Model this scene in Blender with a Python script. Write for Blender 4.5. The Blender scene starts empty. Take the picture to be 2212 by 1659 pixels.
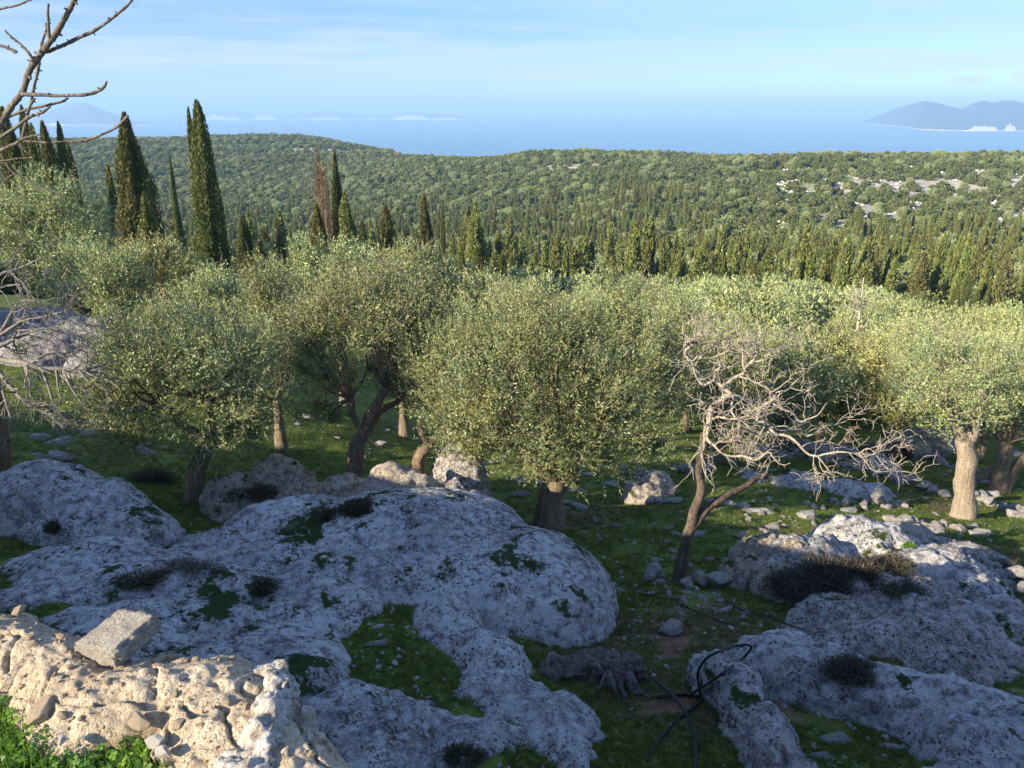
import bpy, bmesh, math, random
import numpy as np
from mathutils import Vector, Matrix
from mathutils.bvhtree import BVHTree

# ------------------------------------------------------------------ camera, sky, sun, exposure
SC = bpy.context.scene
COL = SC.collection
PITCH = math.radians(18.5)
F = 1770.0                                   # focal length in the units of the layout (2212 units across)
cam = bpy.data.cameras.new('camera'); camo = bpy.data.objects.new('camera', cam); COL.objects.link(camo)
cam.angle = 2 * math.atan(1106 / F); cam.clip_start = 0.05; cam.clip_end = 120000
camo.location = (0, 0, 0); camo.rotation_euler = (math.pi / 2 - PITCH, 0, 0)
SC.camera = camo
SUN_AZ, SUN_EL = math.radians(-121), math.radians(20.5)     # towards the sun
world = bpy.data.worlds.new('World'); SC.world = world; world.use_nodes = True
sun = bpy.data.lights.new('sun', 'SUN'); sun.energy = 5.0; sun.angle = math.radians(0.5); sun.color = (1.0, 0.87, 0.66)
suno = bpy.data.objects.new('sun', sun); COL.objects.link(suno)
sd = Vector((math.sin(SUN_AZ) * math.cos(SUN_EL), math.cos(SUN_AZ) * math.cos(SUN_EL), math.sin(SUN_EL)))
suno.rotation_euler = sd.to_track_quat('Z', 'Y').to_euler(); suno.location = (-20, -10, 20)
SC.view_settings.view_transform = 'Standard'; SC.view_settings.look = 'None'
SC.view_settings.exposure = 1.35; SC.view_settings.gamma = 1.0; SC.view_settings.use_curve_mapping = False
SC.cycles.volume_bounces = 0; SC.cycles.max_bounces = 6; SC.cycles.diffuse_bounces = 3; SC.cycles.glossy_bounces = 2
SC.cycles.use_denoising = True
try: SC.cycles.denoiser = 'OPENIMAGEDENOISE'
except Exception: pass

rng = np.random.default_rng(11)
random.seed(5)
CT, ST = math.cos(PITCH), math.sin(PITCH)

# ------------------------------------------------------------------ node helpers
class NT:
    def __init__(s, nt): s.nt = nt; s.n = nt.nodes; s.l = nt.links
    def node(s, t, **k):
        x = s.n.new(t)
        for a, b in k.items():
            if a == 'inp':
                for i, v in b.items():
                    if isinstance(v, bpy.types.NodeSocket): s.l.new(v, x.inputs[i])
                    else: x.inputs[i].default_value = v
            else: setattr(x, a, b)
        return x
    def noise(s, vec, scale, detail=4, rough=.6, dist=0.0):
        return s.node('ShaderNodeTexNoise', inp={'Vector': vec, 'Scale': scale, 'Detail': detail, 'Roughness': rough, 'Distortion': dist}).outputs['Fac']
    def ramp(s, f, stops):
        r = s.node('ShaderNodeValToRGB', inp={'Fac': f}); cr = r.color_ramp
        while len(cr.elements) < len(stops): cr.elements.new(.5)
        for e, (p, c) in zip(cr.elements, stops):
            e.position = p; e.color = (c, c, c, 1) if not hasattr(c, '__len__') else (*c, 1)
        return r.outputs['Color']
    def mix(s, f, a, b, mode='MIX'):
        m = s.node('ShaderNodeMix', data_type='RGBA', blend_type=mode)
        for i, v in ((0, f), (6, a), (7, b)):
            if isinstance(v, bpy.types.NodeSocket): s.l.new(v, m.inputs[i])
            elif i == 0: m.inputs[0].default_value = v
            else: m.inputs[i].default_value = (*v, 1)
        return m.outputs[2]
    def math(s, op, a, b=0.0, clamp=False):
        m = s.node('ShaderNodeMath', operation=op, use_clamp=clamp)
        for i, v in ((0, a), (1, b)):
            if isinstance(v, bpy.types.NodeSocket): s.l.new(v, m.inputs[i])
            else: m.inputs[i].default_value = v
        return m.outputs[0]
    def bump(s, h, strength, dist, normal=None):
        i = {'Height': h, 'Strength': strength, 'Distance': dist}
        if normal is not None: i['Normal'] = normal
        return s.node('ShaderNodeBump', inp=i).outputs[0]
def mat(name):
    m = bpy.data.materials.new(name); m.use_nodes = True; nt = NT(m.node_tree); nt.n.clear()
    out = nt.node('ShaderNodeOutputMaterial')
    return m, nt, out
def principled(nt, out, col, rough=.9, normal=None, spec=.2):
    p = nt.node('ShaderNodeBsdfPrincipled')
    for k, v in (('Base Color', col), ('Roughness', rough), ('Specular IOR Level', spec), ('Normal', normal)):
        if v is None: continue
        if isinstance(v, bpy.types.NodeSocket): nt.l.new(v, p.inputs[k])
        elif k == 'Base Color': p.inputs[k].default_value = (*v, 1)
        else: p.inputs[k].default_value = v
    nt.l.new(p.outputs[0], out.inputs['Surface']); return p

# ---- world
def build_world():
    nt = NT(world.node_tree); bg = nt.n['Background']
    sky = nt.node('ShaderNodeTexSky', sky_type='NISHITA', sun_disc=False, sun_elevation=SUN_EL, sun_rotation=SUN_AZ % (2 * math.pi),
                  altitude=250, air_density=1.0, dust_density=0.4, ozone_density=2.5)
    tc = nt.node('ShaderNodeTexCoord').outputs['Generated']
    sep = nt.node('ShaderNodeSeparateXYZ', inp={'Vector': tc})
    z = sep.outputs['Z']; x = sep.outputs['X']
    # cooler, deeper air than the clear model gives near the horizon
    tint = nt.ramp(nt.math('MULTIPLY', z, 4.0), [(0.0, (.52, .64, .93)), (.12, (.48, .60, .92)), (.35, (.38, .49, .75)), (1.0, (.68, .86, 1.20))])
    base = nt.mix(1.0, sky.outputs[0], tint, 'MULTIPLY')
    # stratus veil: long thin streaks low over the sea, extended unseen overhead for ambient
    mp = nt.node('ShaderNodeMapping', inp={'Vector': tc, 'Scale': (2.2, 2.2, 26.0)})
    n1 = nt.noise(mp.outputs[0], 1.6, 6, .55, .6)
    mp2 = nt.node('ShaderNodeMapping', inp={'Vector': tc, 'Scale': (7, 7, 90.0), 'Rotation': (0, .035, 0)})
    n2 = nt.noise(mp2.outputs[0], 1.2, 5, .6, .3)
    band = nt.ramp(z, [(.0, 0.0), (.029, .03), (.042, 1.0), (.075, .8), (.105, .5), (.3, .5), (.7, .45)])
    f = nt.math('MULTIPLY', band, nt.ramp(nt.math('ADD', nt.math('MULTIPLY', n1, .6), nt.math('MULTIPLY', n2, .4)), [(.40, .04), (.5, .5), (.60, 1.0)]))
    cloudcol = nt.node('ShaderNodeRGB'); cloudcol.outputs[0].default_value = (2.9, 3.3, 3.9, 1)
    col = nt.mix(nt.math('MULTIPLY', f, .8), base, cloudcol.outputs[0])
    # a few small cumulus puffs low on the right
    def puff(cx, cz, rx, rz, amt):
        nonlocal col
        dx = nt.math('DIVIDE', nt.math('SUBTRACT', x, cx), rx); dz = nt.math('DIVIDE', nt.math('SUBTRACT', z, cz), rz)
        d = nt.math('ADD', nt.math('MULTIPLY', dx, dx), nt.math('MULTIPLY', dz, dz))
        mpp = nt.node('ShaderNodeMapping', inp={'Vector': tc, 'Scale': (30, 30, 80)})
        nn = nt.noise(mpp.outputs[0], 1.5, 4, .6)
        m = nt.math('MULTIPLY', nt.ramp(nt.math('ADD', d, nt.math('MULTIPLY', nt.math('SUBTRACT', nn, .5), 1.8)), [(0.0, 1.0), (1.6, 0.0)]), amt)
        pc = nt.node('ShaderNodeRGB'); pc.outputs[0].default_value = (3.2, 3.2, 3.9, 1)
        col = nt.mix(m, col, pc.outputs[0])
    puff(.462, .0285, .020, .0055, .75)
    puff(.515, .030, .022, .007, .65)
    puff(.060, .039, .055, .0035, .5)
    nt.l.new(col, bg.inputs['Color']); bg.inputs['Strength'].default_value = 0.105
build_world()

# ------------------------------------------------------------------ numpy noise
_perm = np.random.default_rng(3).permutation(256).astype(np.int64)
_grad = np.random.default_rng(4).normal(size=(256, 3)); _grad /= np.linalg.norm(_grad, axis=1)[:, None]
def pnoise(P):
    P = np.asarray(P, float); I = np.floor(P).astype(np.int64); Fr = P - I; U = Fr * Fr * (3 - 2 * Fr); r = 0
    for dx in (0, 1):
        wx = U[:, 0] if dx else 1 - U[:, 0]
        for dy in (0, 1):
            wy = U[:, 1] if dy else 1 - U[:, 1]
            for dz in (0, 1):
                wz = U[:, 2] if dz else 1 - U[:, 2]
                h = _perm[(_perm[(_perm[(I[:, 0] + dx) & 255] + I[:, 1] + dy) & 255] + I[:, 2] + dz) & 255]
                g = _grad[h]
                r = r + wx * wy * wz * (g[:, 0] * (Fr[:, 0] - dx) + g[:, 1] * (Fr[:, 1] - dy) + g[:, 2] * (Fr[:, 2] - dz))
    return r * 1.6
def fbm(P, octv=4, gain=.5):
    a, s, r = 1.0, 1.0, 0
    for _ in range(octv): r = r + a * pnoise(np.asarray(P) * s + 17.3 * s); a *= gain; s *= 2.03
    return r

# ------------------------------------------------------------------ layout helpers
def ray(u, v):
    tx, ty = (u - 1106) / F, (829.5 - v) / F
    return np.array([tx, CT + ty * ST, -ST + ty * CT])
def pt(u, v, Y):
    d = ray(u, v); return d * (Y / d[1])
def rel(u, v): return ray(u, v)[0] / ray(u, v)[1]

# terrain heights read off a survey table: rows = distance ahead, columns = bearing x/y
_S = np.array([-1.6, -.7, -.35, -.2, -.1, 0, .35, .7, 1.6])
_T = {3: [-4.4] * 9, 4.5: [-4.5, -4.6, -4.75, -4.85, -4.8, -4.8, -4.9, -4.9, -4.9],
 6: [-4.6, -4.7, -5.0, -5.1, -5.1, -5.2, -5.4, -5.5, -5.5], 7.5: [-4.8, -4.9, -5.15, -5.1, -5.2, -5.65, -5.75, -5.9, -5.9],
 9: [-5.2, -5.2, -5.7, -5.8, -5.9, -6.15, -6.2, -6.3, -6.4], 10.5: [-5.5, -5.5, -6.2, -6.3, -6.4, -6.6, -6.65, -6.8, -6.9],
 12: [-5.8, -5.8, -6.7, -6.8, -6.9, -7.05, -7.0, -7.3, -7.5], 14: [-6.2, -6.2, -7.1, -7.4, -7.5, -7.55, -7.55, -8.0, -8.2],
 17: [-6.6, -6.6, -7.3, -7.8, -8.1, -8.25, -8.5, -9.1, -9.3], 20: [-6.8, -6.8, -7.5, -8.1, -8.9, -9.1, -9.2, -9.9, -10],
 25: [-7, -7, -8.2, -9.0, -10, -10.3, -10.4, -11, -11], 30: [-7.4, -7.4, -9.3, -10.4, -11.2, -11.5, -11.8, -12.3, -12.4],
 37: [-8.2, -8.2, -9.8, -10.8, -11.5, -11.8, -13.2, -14.3, -14.5], 45: [-9.5, -9.5, -11, -12, -12.9, -13.1, -14.8, -16.3, -16.5],
 70: [-15, -15, -15.6, -16, -16.6, -17, -19.6, -21.3, -22], 110: [-24, -24, -24, -24, -24, -24.5, -27, -28, -28],
 160: [-34, -34, -33, -32.5, -32, -33, -35, -36, -36], 250: [-47, -47, -48, -48, -48, -48, -46, -46, -46],
 350: [-56, -56, -57, -57, -56, -55, -48, -47, -47], 500: [-64, -64, -65, -65, -62, -58, -41, -40, -40],
 650: [-68, -68, -69, -68, -60, -48, -34, -34, -34], 800: [-65, -65, -66, -64, -50, -40, -44, -44, -44],
 1000: [-53, -53, -53, -54, -50, -60, -80, -80, -80], 1300: [-41.5, -41.5, -39, -40, -74, -100, -130, -130, -130],
 1700: [-90, -90, -90, -95, -140, -180, -200, -200, -200], 2600: [-253] * 9}
_Y = np.array(sorted(_T)); _Z = np.array([_T[k] for k in _Y])
_NL, _NS = 500, 161
_lg = np.linspace(math.log(2.9), math.log(2600), _NL); _sg = np.linspace(-1.6, 1.6, _NS)
_tab = np.array([np.interp(_lg, np.log(_Y), _Z[:, j]) / np.exp(_lg) for j in range(9)]).T
_tab = np.array([np.interp(_sg, _S, r) for r in _tab])
def _blur(a, n, ax):
    k = np.ones(n) / n; pad = [(0, 0), (0, 0)]; pad[ax] = (n // 2, n // 2)
    return np.apply_along_axis(lambda m: np.convolve(m, k, 'valid'), ax, np.pad(a, pad, 'edge'))
for _ in range(2): _tab = _blur(_tab, 9, 0)
for _ in range(2): _tab = _blur(_tab, 9, 1)
def G(x, y):
    """ground height"""
    x = np.atleast_1d(np.asarray(x, float)); y = np.atleast_1d(np.asarray(y, float))
    yy = np.clip(y, 2.9, 2590); s = np.clip(x / yy, -1.599, 1.599)
    a = (np.log(yy) - _lg[0]) / (_lg[1] - _lg[0]); b = (s - _sg[0]) / (_sg[1] - _sg[0])
    i = np.clip(a.astype(int), 0, _NL - 2); j = np.clip(b.astype(int), 0, _NS - 2); a = a - i; b = b - j
    t = _tab[i, j] * (1 - a) * (1 - b) + _tab[i + 1, j] * a * (1 - b) + _tab[i, j + 1] * (1 - a) * b + _tab[i + 1, j + 1] * a * b
    z = t * yy
    P = np.stack([x, y, 0 * x], 1)
    z = z + .09 * fbm(P * .7, 3) + .25 * pnoise(P * .13) * np.clip((y - 12) / 20, 0, 1)
    far = np.clip((y - 60) / 200, 0, 1)
    z = z + far * (3.0 * pnoise(P * .012) + 1.2 * pnoise(P * .03 + 9))
    z = z + 7.0 * np.exp(-(((x + 330) / 120) ** 2 + ((y - 1290) / 170) ** 2)) + 5.0 * np.exp(-(((x - 55) / 60) ** 2 + ((y - 800) / 80) ** 2))
    return z
def gz(x, y): return float(G(x, y)[0])
def hit(u, v, y0=3.5, y1=2000):
    """where the view ray through (u, v) meets the ground"""
    d = ray(u, v); ys = np.exp(np.linspace(math.log(y0), math.log(y1), 900)); k = ys / d[1]
    below = d[2] * k - G(d[0] * k, ys)
    w = np.nonzero(below < 0)[0]; Y = ys[w[0]] if len(w) else y1
    return d * (Y / d[1])

# ------------------------------------------------------------------ mesh helpers
def mesh_np(name, V, Fc, mats, smooth=False, attrs=None, mi=None):
    """Fc: list of int arrays (n,3) or (n,4)"""
    me = bpy.data.meshes.new(name); Fc = [np.asarray(f, np.int32) for f in Fc if len(f)]
    nl = sum(f.size for f in Fc); nf = sum(len(f) for f in Fc)
    me.vertices.add(len(V)); me.vertices.foreach_set('co', np.asarray(V, np.float32).ravel())
    me.loops.add(nl); me.loops.foreach_set('vertex_index', np.concatenate([f.ravel() for f in Fc]))
    me.polygons.add(nf); tot = np.concatenate([np.full(len(f), f.shape[1], np.int32) for f in Fc])
    st = np.zeros(nf, np.int32); st[1:] = np.cumsum(tot)[:-1]
    me.polygons.foreach_set('loop_start', st); me.polygons.foreach_set('loop_total', tot)
    if smooth: me.polygons.foreach_set('use_smooth', np.ones(nf, bool))
    for m in (mats if isinstance(mats, (list, tuple)) else [mats]): me.materials.append(m)
    if mi is not None: me.polygons.foreach_set('material_index', np.asarray(mi, np.int32))
    me.update(calc_edges=True)
    for k, a in (attrs or {}).items():
        at = me.attributes.new(k, 'FLOAT', 'POINT'); at.data.foreach_set('value', np.asarray(a, np.float32))
    return me
def link(name, me, parent=None, loc=None, rot=None, scale=None):
    o = bpy.data.objects.new(name, me); COL.objects.link(o)
    if parent is not None: o.parent = parent
    if loc is not None: o.location = loc
    if rot is not None: o.rotation_euler = rot
    if scale is not None: o.scale = scale
    return o
def tag(o, label=None, cat=None, group=None, kind=None):
    if label: o['label'] = label
    if cat: o['category'] = cat
    if group: o['group'] = group
    if kind: o['kind'] = kind
    return o
def tubes(lines, n=6, knob=0.0):
    """lines: list of (pts Nx3, radii N); returns V, [F]"""
    VV, FF, base = [], [], 0
    ang = np.arange(n) * 2 * math.pi / n
    for p, r in lines:
        p = np.asarray(p, float); r = np.asarray(r, float); m = len(p)
        if m < 2: continue
        t = np.gradient(p, axis=0); t /= np.linalg.norm(t, axis=1)[:, None] + 1e-9
        ref = np.array([0.0, 0.0, 1.0]) if abs(t[0][2]) < .9 else np.array([1.0, 0, 0])
        a = np.cross(t, ref); a /= np.linalg.norm(a, axis=1)[:, None] + 1e-9; b = np.cross(t, a)
        ring = p[:, None, :] + r[:, None, None] * (np.cos(ang)[None, :, None] * a[:, None, :] + np.sin(ang)[None, :, None] * b[:, None, :])
        VV.append(ring.reshape(-1, 3))
        i = np.arange(m - 1)[:, None] * n; j = np.arange(n)[None, :]; j2 = (j + 1) % n
        q = np.stack([i + j, i + j2, i + n + j2, i + n + j], -1).reshape(-1, 4) + base
        FF.append(q); VV.append(p[-1:] + t[-1:] * r[-1]); VV.append(p[:1] - t[:1] * r[0] * .2)
        e = base + m * n; k = np.arange(n); l0 = base + (m - 1) * n
        FF.append(np.stack([l0 + k, l0 + (k + 1) % n, np.full(n, e), np.full(n, e)], -1))
        FF.append(np.stack([base + (k + 1) % n, base + k, np.full(n, e + 1), np.full(n, e + 1)], -1))
        base = e + 2
    V = np.concatenate(VV); Q = np.concatenate(FF); tri = Q[:, 2] == Q[:, 3]
    return V, [Q[~tri], Q[tri][:, :3]]
def smoothline(pts, rad, k=4):
    """Catmull-Rom refine"""
    p = np.asarray(pts, float); r = np.asarray(rad, float)
    q = np.vstack([2 * p[0] - p[1], p, 2 * p[-1] - p[-2]]); out, ro = [], []
    for i in range(1, len(q) - 2):
        for t in np.linspace(0, 1, k, endpoint=False):
            out.append(.5 * ((2 * q[i]) + (-q[i - 1] + q[i + 1]) * t + (2 * q[i - 1] - 5 * q[i] + 4 * q[i + 1] - q[i + 2]) * t * t + (-q[i - 1] + 3 * q[i] - 3 * q[i + 1] + q[i + 2]) * t ** 3))
            ro.append(r[i - 1] * (1 - t) + r[i] * t)
    out.append(p[-1]); ro.append(r[-1]); return np.array(out), np.array(ro)
def unit(v): return v / (np.linalg.norm(v, axis=-1, keepdims=True) + 1e-9)
def blades(c, d, L, W, R):
    """diamond leaf faces: c base point, d direction"""
    n = len(c); side = unit(np.cross(d, R.normal(size=(n, 3))))
    L = np.broadcast_to(L, (n,))[:, None]; W = np.broadcast_to(W, (n,))[:, None]
    mid = c + d * L * .45
    V = np.stack([c, mid + side * W * .5, c + d * L, mid - side * W * .5], 1).reshape(-1, 3)
    Fq = (np.arange(n) * 4)[:, None] + np.arange(4)[None, :]
    return V, Fq

# ------------------------------------------------------------------ materials
def leaf_mat(name, top, under, vary=.35, trans=.22, yellow=None, scale=1.5, brown=None):
    m, nt, out = mat(name)
    geo = nt.node('ShaderNodeNewGeometry'); oi = nt.node('ShaderNodeObjectInfo'); tc = nt.node('ShaderNodeTexCoord')
    col = nt.mix(geo.outputs['Backfacing'], top, under)
    nz = nt.noise(tc.outputs['Object'], scale, 4, .7)
    if yellow is not None: col = nt.mix(nt.ramp(nz, [(.38, 0.0), (.64, 1.0)]), col, yellow)
    if brown is not None: col = nt.mix(nt.ramp(nt.noise(tc.outputs['Object'], scale * .6, 2), [(.60, 0.0), (.68, 1.0)]), col, brown)
    isl = geo.outputs['Random Per Island']
    v = nt.math('ADD', nt.math('MULTIPLY', isl, vary * 1.2), nt.math('MULTIPLY', oi.outputs['Random'], vary))
    v = nt.math('ADD', v, 1 - vary * 1.1)
    hs = nt.node('ShaderNodeHueSaturation', inp={'Color': col, 'Value': v, 'Hue': nt.math('ADD', nt.math('MULTIPLY', oi.outputs['Random'], .03), .485)})
    d = nt.node('ShaderNodeBsdfDiffuse', inp={'Color': hs.outputs[0]}); t = nt.node('ShaderNodeBsdfTranslucent', inp={'Color': hs.outputs[0]})
    g = nt.node('ShaderNodeBsdfGlossy', inp={'Color': (.5, .55, .5, 1), 'Roughness': .45})
    mx = nt.node('ShaderNodeMixShader', inp={0: trans, 1: d.outputs[0], 2: t.outputs[0]})
    mx2 = nt.node('ShaderNodeMixShader', inp={0: .05, 1: mx.outputs[0], 2: g.outputs[0]})
    nt.l.new(mx2.outputs[0], out.inputs['Surface']); return m
M_OLIVE = leaf_mat('olive_leaves', (.165, .22, .08), (.34, .385, .225), yellow=(.315, .335, .12), scale=1.3, trans=.12)
M_OLIVE_GOLD = leaf_mat('olive_leaves_golden', (.21, .24, .08), (.37, .39, .20), yellow=(.36, .325, .115), scale=1.1)
M_CYP = leaf_mat('cypress_foliage', (.13, .16, .045), (.13, .16, .045), yellow=(.215, .225, .065), trans=.12, scale=.9)
M_CYPN = leaf_mat('near_cypress_foliage', (.10, .125, .042), (.10, .125, .042), yellow=(.155, .165, .055), trans=.12, scale=.9)
M_CYPB = leaf_mat('cypress_foliage_browned', (.12, .135, .042), (.12, .135, .042), yellow=(.19, .165, .065), trans=.12, scale=.6, brown=(.11, .06, .035))
M_DEADC = leaf_mat('dead_cypress_twigs', (.19, .12, .075), (.19, .12, .075), yellow=(.13, .085, .055), trans=.1)
M_OAK = leaf_mat('oak_leaves', (.095, .125, .04), (.11, .13, .05), yellow=(.17, .185, .06), trans=.15, scale=.5)
M_DRY = leaf_mat('dry_leaves', (.26, .20, .09), (.3, .24, .12), yellow=(.2, .2, .08), trans=.2)
M_CLOVER = leaf_mat('clover_leaves', (.085, .20, .018), (.10, .21, .03), yellow=(.16, .26, .03), trans=.3, scale=6)
M_GRASS = leaf_mat('grass_blades', (.085, .135, .028), (.085, .135, .028), yellow=(.15, .17, .04), trans=.3, scale=2)
M_THORN = leaf_mat('thorn_twigs', (.085, .062, .052), (.085, .062, .052), yellow=(.055, .06, .04), trans=0.05, scale=5)
M_HERB = leaf_mat('dark_cushion_leaves', (.045, .06, .028), (.045, .06, .028), yellow=(.085, .06, .04), trans=.1, scale=7)

def rock_mat(name, light=(.68, .66, .635), mid=(.31, .29, .28), dark=(.035, .033, .03), moss=.5, lich=.5, warm=0.0, sc=1.0):
    m, nt, out = mat(name)
    tc = nt.node('ShaderNodeTexCoord'); P = tc.outputs['Object']; geo = nt.node('ShaderNodeNewGeometry')
    big = nt.noise(P, 1.1 * sc, 5, .65); med = nt.noise(P, 7 * sc, 6, .7, .3); fine = nt.noise(P, 34 * sc, 5, .75); ff = nt.noise(P, 95 * sc, 3, .7)
    col = nt.mix(nt.ramp(nt.math('ADD', nt.math('MULTIPLY', big, .6), nt.math('MULTIPLY', med, .4)), [(.42, 0.0), (.56, 1.0)]), mid, light)
    col = nt.mix(nt.ramp(med, [(.40, .85), (.50, 0.0)]), col, tuple(c * .5 for c in mid))
    col = nt.mix(nt.ramp(fine, [(.52, 0.0), (.66, .8)]), col, tuple(min(.86, c * 1.3) for c in light))
    # dark lichen specks, ochre stains
    lm = nt.math('MULTIPLY', nt.ramp(fine, [(.43, 1.0), (.46, 0.0)]), nt.ramp(nt.noise(P, 2.3 * sc, 3), [(.50 - .16 * lich, 0.0), (.60, 1.0)]))
    col = nt.mix(nt.math('MULTIPLY', lm, .9), col, dark)
    col = nt.mix(nt.ramp(ff, [(.36, .75), (.42, 0.0)]), col, dark)
    col = nt.mix(nt.math('MULTIPLY', nt.ramp(nt.noise(P, 3.4 * sc, 4, .7, .5), [(.60, 0.0), (.72, 1.0)]), .45), col, (.33, .19, .11))
    v1 = nt.node('ShaderNodeTexVoronoi', inp={'Vector': P, 'Scale': 19.0 * sc, 'Randomness': 1.0})
    wob = nt.math('ADD', v1.outputs['Distance'], nt.math('MULTIPLY', nt.math('SUBTRACT', fine, .5), 1.6))
    spot = nt.math('MULTIPLY', nt.ramp(wob, [(.24, 1.0), (.30, 0.0)]), nt.ramp(nt.noise(P, 1.7 * sc, 4, .7), [(.52 - .10 * lich, 0.0), (.60 - .10 * lich, 1.0)]))
    col = nt.mix(nt.math('MULTIPLY', spot, .85), col, dark)
    v2 = nt.node('ShaderNodeTexVoronoi', inp={'Vector': P, 'Scale': 8.0 * sc, 'Randomness': 1.0})
    wp = nt.ramp(nt.math('ADD', v2.outputs['Distance'], nt.math('MULTIPLY', nt.math('SUBTRACT', fine, .5), 2.2)), [(.20, 1.0), (.30, 0.0)])
    col = nt.mix(nt.math('MULTIPLY', wp, .55), col, tuple(min(.86, c * 1.35) for c in light))
    if warm: col = nt.mix(warm, col, (.46, .34, .21))
    if moss:
        nz = nt.node('ShaderNodeSeparateXYZ', inp={'Vector': geo.outputs['Normal']}).outputs['Z']
        at = nt.node('ShaderNodeAttribute', attribute_name='moss').outputs['Fac']
        mm = nt.math('ADD', nt.noise(P, 2.6 * sc, 5, .7), nt.math('MULTIPLY', at, .5))
        mm = nt.math('ADD', mm, nt.math('MULTIPLY', nt.math('SUBTRACT', nt.noise(P, 13 * sc, 4, .7), .5), .35))
        mk = nt.math('MULTIPLY', nt.ramp(mm, [(.70 - .04 * moss, 0.0), (.73, 1.0)]), nt.ramp(nz, [(.55, 0.0), (.8, 1.0)]))
        gcol = nt.mix(nt.noise(P, 20, 3), (.03, .062, .012), (.07, .085, .03))
        col = nt.mix(mk, col, gcol)
    h = nt.math('ADD', nt.math('MULTIPLY', med, 1.0), nt.math('MULTIPLY', fine, .5)); h = nt.math('ADD', h, nt.math('MULTIPLY', ff, .22)); h = nt.math('SUBTRACT', h, nt.math('MULTIPLY', spot, .25))
    b = nt.bump(h, 1.0, .10 / sc)
    principled(nt, out, col, .95, b, .12); return m
M_ROCK = rock_mat('limestone')
M_ROCK2 = rock_mat('limestone_pocked', light=(.60, .555, .52), mid=(.30, .255, .225), lich=1.0, moss=.8)
M_ROCKD = rock_mat('limestone_shade_darkened', light=(.44, .42, .41), mid=(.24, .22, .215), moss=.3)  # left boulders: limestone copy with their shade put into the colour
M_ROCKW = rock_mat('limestone_warm', light=(.60, .54, .45), mid=(.38, .32, .25), lich=.5, moss=.6, warm=.12)
M_STONE = rock_mat('loose_stone', light=(.68, .65, .60), mid=(.50, .46, .41), lich=-.6, moss=0, sc=3.0)
M_STONEG = rock_mat('grey_stone', light=(.55, .52, .48), mid=(.36, .33, .30), lich=.6, moss=0, sc=1.6)

def bark_mat(name, a, b, sc=1.0, yellow=None):
    m, nt, out = mat(name)
    P = nt.node('ShaderNodeTexCoord').outputs['Object']
    mp = nt.node('ShaderNodeMapping', inp={'Vector': P, 'Scale': (9 * sc, 9 * sc, 1.6 * sc)})
    n1 = nt.noise(mp.outputs[0], 1.5, 6, .7, .4); n2 = nt.noise(P, 22 * sc, 4, .7)
    col = nt.mix(nt.ramp(n1, [(.35, 0.0), (.65, 1.0)]), a, b); col = nt.mix(nt.ramp(n2, [(.4, .5), (.6, 0.0)]), col, tuple(c * .5 for c in a))
    if yellow: col = nt.mix(nt.ramp(nt.noise(P, 5 * sc, 4), [(.62, 0.0), (.7, .8)]), col, yellow)
    bm = nt.bump(nt.math('ADD', n1, nt.math('MULTIPLY', n2, .3)), .9, .05 / sc)
    principled(nt, out, col, .95, bm, .1); return m
M_BARK = bark_mat('olive_bark', (.15, .115, .08), (.34, .27, .19))
M_BARKL = bark_mat('pale_olive_bark', (.25, .20, .15), (.41, .34, .265))
M_DEAD = bark_mat('bleached_dead_wood', (.30, .26, .205), (.56, .50, .405), 1.5, yellow=(.42, .27, .07))
M_FIG = bark_mat('fig_bark', (.11, .09, .07), (.30, .255, .20), 5)
M_STUMP = bark_mat('weathered_stump_wood', (.055, .045, .04), (.22, .19, .17), 1.3)
M_DARKCORE, _n, _o = mat('dark_crown_core'); principled(_n, _o, (.05, .06, .02), 1.0)  # closed dark core inside crowns, stops seeing through the leaves
def hose_mat():
    m, nt, out = mat('black_plastic_pipe'); P = nt.node('ShaderNodeTexCoord').outputs['Object']
    col = nt.mix(nt.noise(P, 8, 4), (.008, .008, .009), (.022, .021, .020)); principled(nt, out, col, .6, None, .3); return m
M_HOSE = hose_mat()
def block_mat():
    m, nt, out = mat('concrete_block'); P = nt.node('ShaderNodeTexCoord').outputs['Object']
    n = nt.noise(P, 110, 5, .75); n2 = nt.noise(P, 14, 4)
    col = nt.mix(nt.ramp(n, [(.35, 0.0), (.6, 1.0)]), (.31, .285, .235), (.54, .50, .42)); col = nt.mix(nt.ramp(n2, [(.45, .25), (.6, 0.0)]), col, (.33, .25, .16))
    principled(nt, out, col, .95, nt.bump(n, 1.0, .02), .1); return m
M_BLOCK = block_mat()
M_BARKD = bark_mat('shade_darkened_bark', (.07, .055, .042), (.19, .15, .115))  # dead tree trunk: brown bark darkened to stand in for shade
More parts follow.
